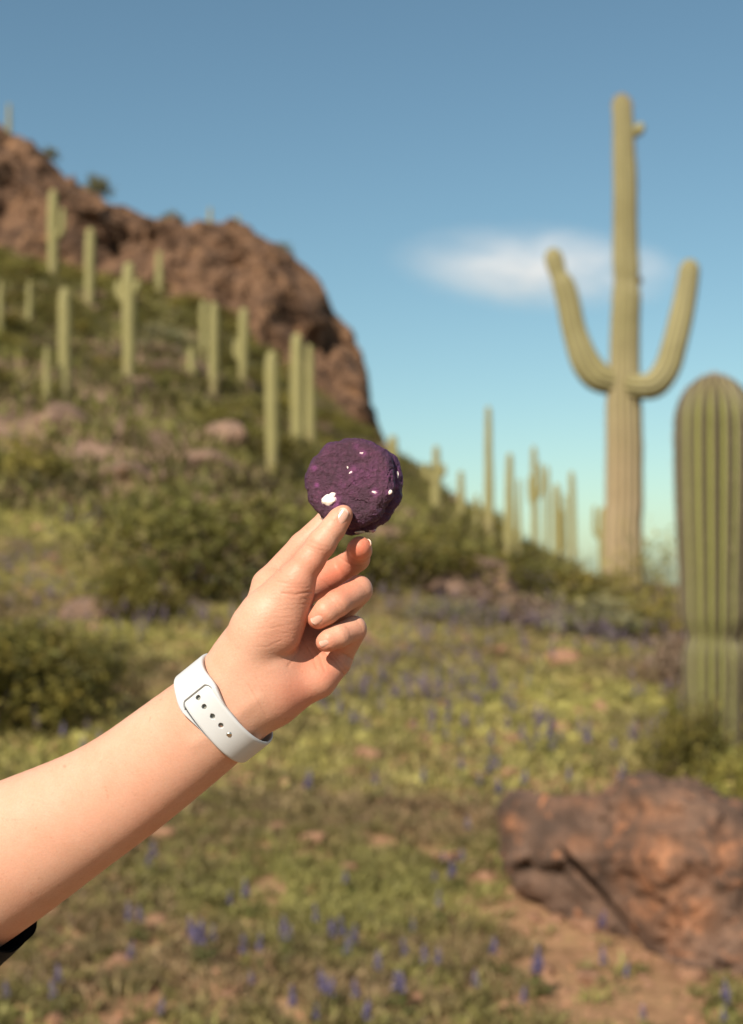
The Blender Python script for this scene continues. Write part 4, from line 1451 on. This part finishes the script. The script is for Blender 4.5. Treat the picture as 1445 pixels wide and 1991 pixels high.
def pick(lst, p, bounds, margin):
    if bounds is None:
        return lst
    c, rad = bounds
    return [q for q in lst if np.linalg.norm(q.c - c) - q.R - rad < margin]
def group_sd(lst, p, k, bounds, margin=9.0):
    d = None
    for q in pick(lst, p, bounds, margin):
        v_ = q(p)
        d = v_ if d is None else smin(d, v_, k)
    return np.full(len(p), 60.0) if d is None else d
def hand_sdf(p, bounds=None):
    f0, f1 = group_sd(fore[0], p, 4.0, bounds, 30.0), group_sd(fore[1], p, 4.0, bounds, 30.0)
    fa = smin(f0, f1, 22.0)
    pm = group_sd(meta, p, 6.0, bounds, 22.0)
    th_ = group_sd(thenar, p, 5.0, bounds)
    d = smin(fa, pm, 16.0)
    d = smin(d, th_, 2.6)
    d = smin(d, group_sd(web, p, 2.0, bounds), 5.0)
    d = smin(d, group_sd(index_, p, 1.6, bounds), 5.0)
    d = smin(d, group_sd(mid_r, p, 2.0, bounds), 3.0)
    d = smin(d, group_sd(ring_r, p, 2.0, bounds), 3.0)
    d = smin(d, group_sd(lit_r, p, 2.0, bounds), 3.0)
    t = smin(group_sd(thumb, p, 2.2, bounds), group_sd(thenar, p, 5.0, bounds), 6.5)
    d = smin(d, t, 1.2)
    for g in (mid_t, ring_t, lit_t):
        d = smin(d, group_sd(g, p, 2.2, bounds), 0.7)
    return d.astype(np.float32)
h_lo = np.array([K(-330, 1200, 0)[0] - 40, -75, K(0, 1990, 0)[2] - 35]); h_hi = np.array([K(745, 1000, 0)[0], 135, K(560, 960, 0)[2]])
h_lo[1], h_hi[1] = -45, 150
HV, HF = mesh_sdf(hand_sdf, h_lo, h_hi, 0.75, 14, 1.35)

def relax(V, F, it, lam=0.5):
    e = np.concatenate([F[:, [0, 1]], F[:, [1, 2]], F[:, [2, 3]], F[:, [3, 0]]])
    e = np.concatenate([e, e[:, ::-1]])
    cnt = np.bincount(e[:, 0], minlength=len(V)).astype(float)
    for _ in range(it):
        s_ = np.stack([np.bincount(e[:, 0], weights=V[e[:, 1], k], minlength=len(V)) for k in range(3)], 1)
        V = V + lam * (s_ / np.maximum(cnt, 1)[:, None] - V)
    return V
HV = relax(HV, HF, 3)
def normals(V, F):
    a, b_, c_, d_ = (V[F[:, i]] for i in range(4))
    n = np.cross(c_ - a, d_ - b_)
    out = np.zeros_like(V)
    for i in range(4):
        for k in range(3):
            out[:, k] += np.bincount(F[:, i], weights=n[:, k], minlength=len(V))
    return out / np.maximum(np.linalg.norm(out, axis=1), 1e-9)[:, None]
HN = normals(HV, HF)
HW = HV / 1000.0 + OH
hx, hy = project(HW)
view = CAM - HW; view /= np.linalg.norm(view, axis=1)[:, None]
facing = (HN * view).sum(1)
def seg_dist(px, py, poly):
    d = np.full(len(px), 1e9)
    for (x0, y0), (x1, y1) in zip(poly[:-1], poly[1:]):
        ex_, ey_ = x1 - x0, y1 - y0
        t = np.clip(((px - x0) * ex_ + (py - y0) * ey_) / (ex_ * ex_ + ey_ * ey_), 0, 1)
        d = np.minimum(d, np.hypot(px - x0 - t * ex_, py - y0 - t * ey_))
    return d
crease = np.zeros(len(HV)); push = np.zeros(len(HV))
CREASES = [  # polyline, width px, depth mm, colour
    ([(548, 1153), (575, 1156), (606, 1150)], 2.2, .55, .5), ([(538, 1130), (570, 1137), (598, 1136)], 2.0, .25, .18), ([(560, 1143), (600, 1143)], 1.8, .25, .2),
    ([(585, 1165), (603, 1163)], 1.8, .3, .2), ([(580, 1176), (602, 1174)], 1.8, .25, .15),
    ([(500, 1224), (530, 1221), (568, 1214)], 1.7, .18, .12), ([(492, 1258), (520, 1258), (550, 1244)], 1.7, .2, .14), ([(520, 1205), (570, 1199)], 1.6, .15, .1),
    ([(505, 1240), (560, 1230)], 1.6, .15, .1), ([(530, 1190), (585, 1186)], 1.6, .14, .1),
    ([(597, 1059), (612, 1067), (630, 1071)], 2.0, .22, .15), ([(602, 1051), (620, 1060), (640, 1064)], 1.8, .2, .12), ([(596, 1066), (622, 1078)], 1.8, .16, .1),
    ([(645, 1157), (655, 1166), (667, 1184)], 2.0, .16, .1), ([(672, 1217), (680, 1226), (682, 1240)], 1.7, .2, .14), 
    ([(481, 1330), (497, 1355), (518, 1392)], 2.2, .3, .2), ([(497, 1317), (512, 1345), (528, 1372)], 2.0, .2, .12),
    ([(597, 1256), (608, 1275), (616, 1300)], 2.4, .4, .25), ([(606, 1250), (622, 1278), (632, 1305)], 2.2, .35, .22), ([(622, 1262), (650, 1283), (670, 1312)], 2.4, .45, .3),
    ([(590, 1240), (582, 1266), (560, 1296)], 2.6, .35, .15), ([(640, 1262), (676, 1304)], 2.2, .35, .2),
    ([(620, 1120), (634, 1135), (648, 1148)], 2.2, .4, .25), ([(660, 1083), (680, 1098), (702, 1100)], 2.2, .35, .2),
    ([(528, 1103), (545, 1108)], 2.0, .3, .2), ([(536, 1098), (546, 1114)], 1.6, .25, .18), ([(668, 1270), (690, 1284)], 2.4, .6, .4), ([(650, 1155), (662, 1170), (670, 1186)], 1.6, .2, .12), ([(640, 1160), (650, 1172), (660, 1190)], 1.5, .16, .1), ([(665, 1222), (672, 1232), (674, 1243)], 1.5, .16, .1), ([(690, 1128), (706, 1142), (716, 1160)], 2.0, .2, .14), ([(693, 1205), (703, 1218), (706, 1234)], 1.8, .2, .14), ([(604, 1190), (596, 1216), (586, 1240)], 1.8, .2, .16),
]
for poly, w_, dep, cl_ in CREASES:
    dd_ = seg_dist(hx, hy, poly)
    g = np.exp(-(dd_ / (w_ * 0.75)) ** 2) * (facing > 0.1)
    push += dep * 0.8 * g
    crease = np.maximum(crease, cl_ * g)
HV = HV - HN * push[:, None]
# wrist tendon and soft hollows
ten = np.exp(-(seg_dist(hx, hy, [(380, 1445), (420, 1420), (455, 1395), (500, 1360)]) / 13.0) ** 2) * (facing > 0.1)
HV = HV + HN * (0.5 * ten)[:, None]
mole = np.exp(-((hx - 126) ** 2 + (hy - 1490) ** 2) / 8.0) * (facing > 0.1)
crease = np.maximum(crease, 0.6 * mole)
flush = np.zeros(len(HV))
for x, y, s_, a_ in ((700, 1064, 26, 1.0), (610, 1205, 20, .8), (626, 1258, 16, .6), (672, 1010, 24, .45), (685, 1020, 16, .6), (622, 1290, 45, .65), (580, 1350, 40, .55), (590, 1235, 45, .45), (650, 1120, 40, .9), (640, 1170, 26, .35), (600, 1150, 35, .4), (645, 1310, 30, .5), (690, 1235, 22, .3), (640, 1250, 20, .45), (560, 1080, 50, .35)):
    flush = np.maximum(flush, a_ * np.exp(-((hx - x) ** 2 + (hy - y) ** 2) / (s_ * 1.3) ** 2))
flush = flush * 1.0 + 0.05
wrinkle = np.exp(-((hx - 560) ** 2 + (hy - 1200) ** 2) / 85.0 ** 2) + 0.15
aw = P(100, 1610, D0 + 0.04)
person = link("person", np_mesh("person_arm", HV / 1000.0 + OH - aw, HF, [M_SKIN], {"flush": flush, "crease": crease, "wrinkle": wrinkle}), None, aw)
tag(person, "person reaching in with a bare forearm, holding up a cookie, black sleeve at the elbow", "person")

# nails
def nail(px, py, dd, tipdir, nrm, w_, l_, label):
    rr0 = ray(px, py)
    ds_ = np.linspace(D0 - 0.04, D0 + 0.06, 700)
    Wr = CAM + rr0 * (ds_ / rr0[1])[:, None]
    sd_ = hand_sdf((Wr - OH) * 1000.0)
    c = (Wr[np.argmax(sd_ < 0.0) if (sd_ < 0).any() else np.argmin(sd_)] - OH) * 1000.0
    gr = unit([hand_sdf((c + np.eye(3)[i] * .8)[None])[0] - hand_sdf((c - np.eye(3)[i] * .8)[None])[0] for i in range(3)])
    nrm = unit(0.7 * unit(nrm) + 0.3 * gr)
    a = unit(np.asarray(tipdir, float)); a = unit(a - nrm * (a @ nrm)); s_ = np.cross(nrm, a)
    W2, L2 = RM(w_) / 2, RM(l_) / 2
    Rn = W2 * 1.18
    nu, nv = 25, 21
    V = np.zeros((2, nu, nv, 3))
    for i in range(nu):
        for j in range(nv):
            u = -1 + 2 * i / (nu - 1); v_ = -1 + 2 * j / (nv - 1)
            q = u * math.sqrt(max(0, 1 - 0.5 * v_ * v_)); h_ = v_ * math.sqrt(max(0, 1 - 0.5 * u * u * 0.8))
            th_ = q * W2 / Rn
            pt = c + a * (h_ * L2) + s_ * (Rn * math.sin(th_)) + nrm * (Rn * (math.cos(th_) - 1) - 0.35 * (h_ ** 2) * 0.6)
            edge_ = max(abs(u), abs(v_)) ** 8
            V[0, i, j] = pt + nrm * (0.27 - 0.30 * edge_)
            V[1, i, j] = pt - nrm * 0.7
    F0_ = grid_faces(nu, nv)
    VV = V.reshape(-1, 3)
    F_ = np.concatenate([F0_, F0_[:, ::-1] + nu * nv])
    rim_ = []
    ring = [(i, 0) for i in range(nu)] + [(nu - 1, j) for j in range(1, nv)] + [(i, nv - 1) for i in range(nu - 2, -1, -1)] + [(0, j) for j in range(nv - 2, 0, -1)]
    idx_ = [i * nv + j for i, j in ring]
    for q in range(len(idx_)):
        a_, b2 = idx_[q], idx_[(q + 1) % len(idx_)]
        rim_.append([b2, a_, a_ + nu * nv, b2 + nu * nv])
    o = link("fingernail", np_mesh("fingernail", VV / 1000.0 + OH - aw, [F_, np.array(rim_)], [M_NAIL], {"free_edge": np.clip((np.tile(np.linspace(-1, 1, nv), 2 * nu) - 0.72) / 0.12, 0, 1)}), person)
    o["label"] = label
nail(662, 1004, -75, K(672, 985, 0) - K(640, 1036, 0), [-0.15, -0.95, 0.22], 28, 38, "thumb nail")
nail(615.5, 1202, -60, K(600, 1214, 0) - K(640, 1186, 0) , [-0.30, -0.93, 0.10], 25, 26, "ring finger nail")
nail(630, 1249, -60, K(616, 1254, 0) - K(650, 1240, 0), [-0.28, -0.94, 0.12], 19, 20, "little finger nail")
nail(721, 1056, 60, K(700, 1050, 30) - K(700, 1075, 90), [0.85, 0.25, 0.35], 20, 24, "middle finger nail")

# sleeve
def tube(rows, nseg, thick, nrng=0.0, seed=0):
    """rows: centre (mm), radius vector pair implied by direction"""
    C = catmull(rows, 40)
    c, r = C[:, :3], C[:, 3]
    t = np.gradient(c, axis=0); t /= np.linalg.norm(t, axis=1)[:, None]
    ref = unit(np.cross(t[0], [0, 1.0, 0.02])); rings = []
    ang = np.arange(nseg) / nseg * 2 * math.pi
    for layer in (0, 1):
        g = []
        for i in range(len(c)):
            ref = unit(ref - t[i] * (ref @ t[i])); bi = np.cross(t[i], ref)
            g.append(c[i] + (r[i] - layer * thick) * (np.cos(ang)[:, None] * ref + np.sin(ang)[:, None] * bi))
        rings.append(np.array(g))
    V = np.concatenate([rings[0], rings[1][::-1]])
    VV = np.swapaxes(V, 0, 1).reshape(-1, 3)
    if nrng:
        VV = VV + nrng * np.stack([fbm(VV * 0.035 + k * 7, 3, seed + k) for k in range(3)], 1)
    n = V.shape[0]
    F = grid_faces(nseg, n, True)
    return VV, F
SLV = [(*K(-36, 1712, 222), RM(151, 222)), (*K(-130, 1770, 255), RM(164, 250)), (*K(-260, 1830, 300), RM(176, 290)), (*K(-420, 1910, 340), RM(196, 330)), (*K(-640, 2040, 360), RM(230, 350)), (*K(-1300, 2350, 380), RM(280, 350))]
sv, sf = tube(SLV, 72, 1.2, 2.0, 3)
sl = link("sleeve", np_mesh("sleeve", sv / 1000.0 + OH - aw, sf, [M_CLOTH]), person)

# ------------------------------------------------------------------ watch
wx = unit(K(455, 1364, 0) - K(405, 1404, 0))          # along the arm in the picture
wax = unit(wx * 0.962 + np.array([0, -1.0, 0]) * 0.2) # hand side of the band tips towards the viewer
e1 = unit(K(497, 1461, 0) - K(368, 1307, 0)); e1 = unit(e1 - wax * (e1 @ wax))
e2 = np.cross(wax, e1)
if e2[1] > 0: e2 = -e2                               # towards the viewer
WC = K(438, 1378, 46)
A_, B2 = RM(100), RM(80)
def bandpt(th, w, lift=0.0):
    n_ = 2.35
    c_, s_ = np.cos(th), np.sin(th)
    x = np.sign(c_) * np.abs(c_) ** (2 / n_) * (A_ + lift)
    y = np.sign(s_) * np.abs(s_) ** (2 / n_) * (B2 + lift)
    return WC + e1 * x[..., None] + e2 * y[..., None] + wax * w[..., None]
def strap_mesh(name, th0, th1, wfun, lift, thick, nt_=140, nw=26, notch=None, crown=0.25):
    ths = np.linspace(th0, th1, nt_)
    us = np.linspace(-1, 1, nw)
    TH, U = np.meshgrid(ths, us, indexing='ij')
    frac = (TH - th0) / (th1 - th0)
    Wd = np.vectorize(wfun)(TH)
    rnd = np.clip((np.abs(U) - 0.86) / 0.14, 0, 1)
    lf = lift(TH) if callable(lift) else np.full(TH.shape, lift)
    topv = bandpt(TH, U * Wd, 0.0) ; 
    eps = 1e-3
    nrm = np.cross(bandpt(TH + eps, U * Wd) - bandpt(TH - eps, U * Wd), np.broadcast_to(wax, TH.shape + (3,)))
    nrm /= np.linalg.norm(nrm, axis=-1)[..., None]
    cen_ = topv - WC
    nrm *= np.sign((nrm * cen_).sum(-1))[..., None]
    Tp = topv + nrm * (lf + thick - 0.55 * rnd ** 2 * thick)[..., None]
    Bt = topv + nrm * (lf + 0.25 * rnd ** 2 * thick)[..., None]
    V = np.concatenate([Tp.reshape(-1, 3), Bt.reshape(-1, 3)])
    f = grid_faces(nt_, nw)
    if notch is not None:
        cen_f = f[:, 0]
        keep = ~notch(TH.ravel()[f].mean(1), (U * Wd).ravel()[f].mean(1))
        f = f[keep]
    nT = nt_ * nw
    ed = {}
    for q in f:
        for a_, b2 in zip(q, np.roll(q, -1)):
            ed[(a_, b2)] = ed.get((a_, b2), 0) + 1
    side = [[b2, a_, a_ + nT, b2 + nT] for (a_, b2) in ed if (b2, a_) not in ed]
    return V, [f, f[:, ::-1] + nT, np.array(side)]
def fix_normals(m):
    b_ = bmesh.new(); b_.from_mesh(m)
    bmesh.ops.recalc_face_normals(b_, faces=b_.faces)
    b_.to_mesh(m); b_.free()
WB = RM(33.5)
th_of = lambda px, py: None
TEND = math.radians(121)                              # where the holed strap disappears into the slot
def w_outer(t):
    return WB
V, F = strap_mesh("b", math.radians(-80), TEND + 0.10, w_outer, 0.35, 1.7, 170, 30)
holed = np_mesh("watch_strap_holed", V / 1000.0 + OH - (OH + WC / 1000), F, [M_BAND, M_STEM])
wo = OH + WC / 1000.0
watch = thing("wristwatch", "white rubber sport watch band fastened around the wrist", "watch", wo)
fix_normals(holed)
strap = link("strap", holed, watch)
strap["label"] = "outer strap end with a row of holes"
# holes cut through
HOLES = [(388, 1357), (400, 1373), (415, 1392), (431, 1409), (446, 1426)]
def on_band(px, py):
    best = None
    ths = np.linspace(math.radians(15), math.radians(170), 500)
    for w_ in np.linspace(-4, 4, 17):
        q = bandpt(ths, np.full(500, w_), 0)
        qx, qy = project((q / 1000.0 + OH))
        d_ = np.hypot(qx - px, qy - py)
        k_ = d_.argmin()
        if best is None or d_[k_] < best[0]:
            best = (d_[k_], ths[k_], w_)
    return best[1], best[2]
cut = bmesh.new()
frames = []
for (px, py) in HOLES:
    th_, w_ = on_band(px, py)
    q = bandpt(np.array([th_]), np.array([w_]))[0]; q2 = bandpt(np.array([th_ + .01]), np.array([w_]))[0]
    tg = unit(q2 - q); nn = np.cross(tg, wax)
    if nn @ (q - WC) < 0: nn = -nn
    frames.append((q, tg, nn))
for q, tg, nn in frames:
    M = Matrix(((*tg, 0), (*wax, 0), (*nn, 0), (0, 0, 0, 1)))
    mt = Matrix.Identity(4)
    for i in range(3):
        mt[i][0], mt[i][1], mt[i][2] = tg[i] / 1000, wax[i] / 1000, nn[i] / 1000
    mt.translation = Vector((q - WC) / 1000.0 + nn * 0.0012)
    bmesh.ops.create_cone(cut, cap_ends=True, segments=24, radius1=RM(5.2), radius2=RM(5.2), depth=6.0, matrix=mt)
bmesh.ops.recalc_face_normals(cut, faces=cut.faces)
cm = bpy.data.meshes.new("hole_cutter")
cut.to_mesh(cm); cut.free()
cobj = bpy.data.objects.new("hole_cutter", cm)
COL.objects.link(cobj)
cobj.location = wo
md = strap.modifiers.new("holes", 'BOOLEAN')
md.operation = 'DIFFERENCE'
md.solver = 'EXACT'
md.object = cobj
bpy.context.view_layer.update()
dg = bpy.context.evaluated_depsgraph_get()
newm = bpy.data.meshes.new_from_object(strap.evaluated_get(dg))
strap.modifiers.clear()
strap.data = newm
bpy.data.objects.remove(cobj)
if len(newm.materials) == 0: newm.materials.append(M_BAND)
# under strap with the slot: wraps the far half, flares round the slot, ends in two side rails
TS = TEND
def w_inner(t):
    fl = math.exp(-((t - (TS - 0.06)) / 0.30) ** 2)
    if t < TS - 0.06:
        fl = 0.0 + math.exp(-((t - (TS - 0.06)) / 0.26) ** 2)
    return WB * (0.985 + 0.26 * fl)
def slab(THg, Wg, lift, thick, edge_round):
    """a closed sheet over a grid of angle and width values"""
    eps = 1e-3
    top_ = bandpt(THg, Wg)
    nrm = np.cross(bandpt(THg + eps, Wg) - bandpt(THg - eps, Wg), np.broadcast_to(wax, THg.shape + (3,)))
    nrm /= np.linalg.norm(nrm, axis=-1)[..., None]
    nrm *= np.sign((nrm * (top_ - WC)).sum(-1))[..., None]
    lf = np.broadcast_to(lift, THg.shape)
    Tp = top_ + nrm * (lf + thick - 0.6 * edge_round * thick)[..., None]
    Bt = top_ + nrm * (lf * 0 + 0.3)[..., None]
    n_, m_ = THg.shape
    V = np.concatenate([Tp.reshape(-1, 3), Bt.reshape(-1, 3)])
    f = grid_faces(n_, m_)
    ed = {}
    for q in f:
        for a_, b2 in zip(q, np.roll(q, -1)):
            ed[(a_, b2)] = 1
    nT = n_ * m_
    side = [[b2, a_, a_ + nT, b2 + nT] for (a_, b2) in ed if (b2, a_) not in ed]
    return V, [f, f[:, ::-1] + nT, np.array(side)]
def w_in(t):
    return WB * (1.10 + 0.20 * np.exp(-((t - (TS - 0.10)) / 0.34) ** 2)) * np.where(t < TS, 1 - 0.22 * np.clip((TS - 0.1 - t) / 0.75, 0, 1) ** 1.3, 1)
def lift_in(t):
    return 0.35 + 1.25 * np.clip((t - (TS - 0.75)) / 0.6, 0, 1) - 0.4 * np.clip((t - TS - 0.5) / 0.6, 0, 1)
parts = []
uu = np.linspace(-1, 1, 61); ff = np.linspace(0, 1, 140) ** 1.5
FF, UU = np.meshgrid(ff, uu, indexing='ij')
t0w = TS - 0.15 * np.clip((np.abs(UU) * 1.27 - 0.72) / 0.34, 0, 1) ** 2
THr = t0w + (math.radians(262) - t0w) * FF
Wr_ = UU * w_in(THr)
rnd_ = np.maximum(np.clip((np.abs(UU) - 0.88) / 0.12, 0, 1) ** 2, np.clip(1 - FF / 0.006, 0, 1) * (np.abs(UU) < 0.8))
parts.append(slab(THr, Wr_, lift_in(THr), 1.8, rnd_))
for sg in (-1, 1):
    tt_ = np.linspace(TS - 0.85, TS - 0.148, 60); vv = np.linspace(0, 1, 14)
    TT, VV_ = np.meshgrid(tt_, vv, indexing='ij')
    lo_w = WB * 1.025; hi_w = np.maximum(w_in(TT), WB * 1.03)
    Wl = sg * (lo_w + (hi_w - lo_w) * VV_)
    rr_ = np.clip((VV_ - 0.6) / 0.4, 0, 1) ** 2
    if sg < 0:
        TT, Wl, rr_ = TT[:, ::-1], Wl[:, ::-1], rr_[:, ::-1]
    parts.append(slab(TT, Wl, lift_in(TT) * np.clip((TT - TS + 0.85) / 0.3, 0, 1), 0.2 + 1.6 * np.clip((TT - TS + 0.85) / 0.45, 0, 1), rr_))
V = np.concatenate([p_[0] for p_ in parts]); F = []; o_ = 0
for v_, f_ in parts:
    F += [q + o_ for q in f_]; o_ += len(v_)
s2 = link("strap", np_mesh("watch_strap_slotted", V / 1000.0 - WC / 1000, F, [M_BAND]), watch)
fix_normals(s2.data)
s2["label"] = "flared strap with the slot that swallows the other end"
# stud, and painted shade behind the holes
def disc_mesh(name, q, tg, nn, r, z, dome, mat):
    bm = bmesh.new()
    bmesh.ops.create_uvsphere(bm, u_segments=28, v_segments=14, radius=1.0)
    for v_ in bm.verts:
        x_, y_, z_ = v_.co
        p_ = q + tg * x_ * r + wax * y_ * r + nn * (z + z_ * dome)
        v_.co = (p_ - WC) / 1000.0
    m = bpy.data.meshes.new(name); bm.to_mesh(m); bm.free(); m.materials.append(mat)
    for f_ in m.polygons: f_.use_smooth = True
    return link(name, m, watch)
q, tg, nn = frames[-1]
disc_mesh("stud", q, tg, nn, RM(5.6), 1.75, 0.9, M_METAL)
V, F = strap_mesh("l", math.radians(40), math.radians(130), lambda t: WB * 0.5, -0.15, 0.25, 60, 8)
M_HOLE_SHADE = mat_simple("hole_shade_grey", (0.20, 0.195, 0.17), 0.6)
lin = link("hole_shade", np_mesh("watch_hole_shade", V / 1000.0 - WC / 1000, F, [M_HOLE_SHADE]), watch)  # added sheet, its grey stands for the shade inside the strap holes
# the case, on the back of the wrist
bm = bmesh.new()
bmesh.ops.create_cube(bm, size=1.0)
bmesh.ops.bevel(bm, geom=bm.edges[:], offset=0.22, segments=5, affect='EDGES')
for v_ in bm.verts:
    x_, y_, z_ = v_.co
    v_.co = (e1 * x_ * RM(120) + wax * y_ * RM(128) - e2 * (B2 + 3.5 + z_ * 9.0)) / 1000.0
m = bpy.data.meshes.new("watch_case"); bm.to_mesh(m); bm.free(); m.materials.append(M_GLASSB)
for f_ in m.polygons: f_.use_smooth = True
link("watch_case", m, watch)
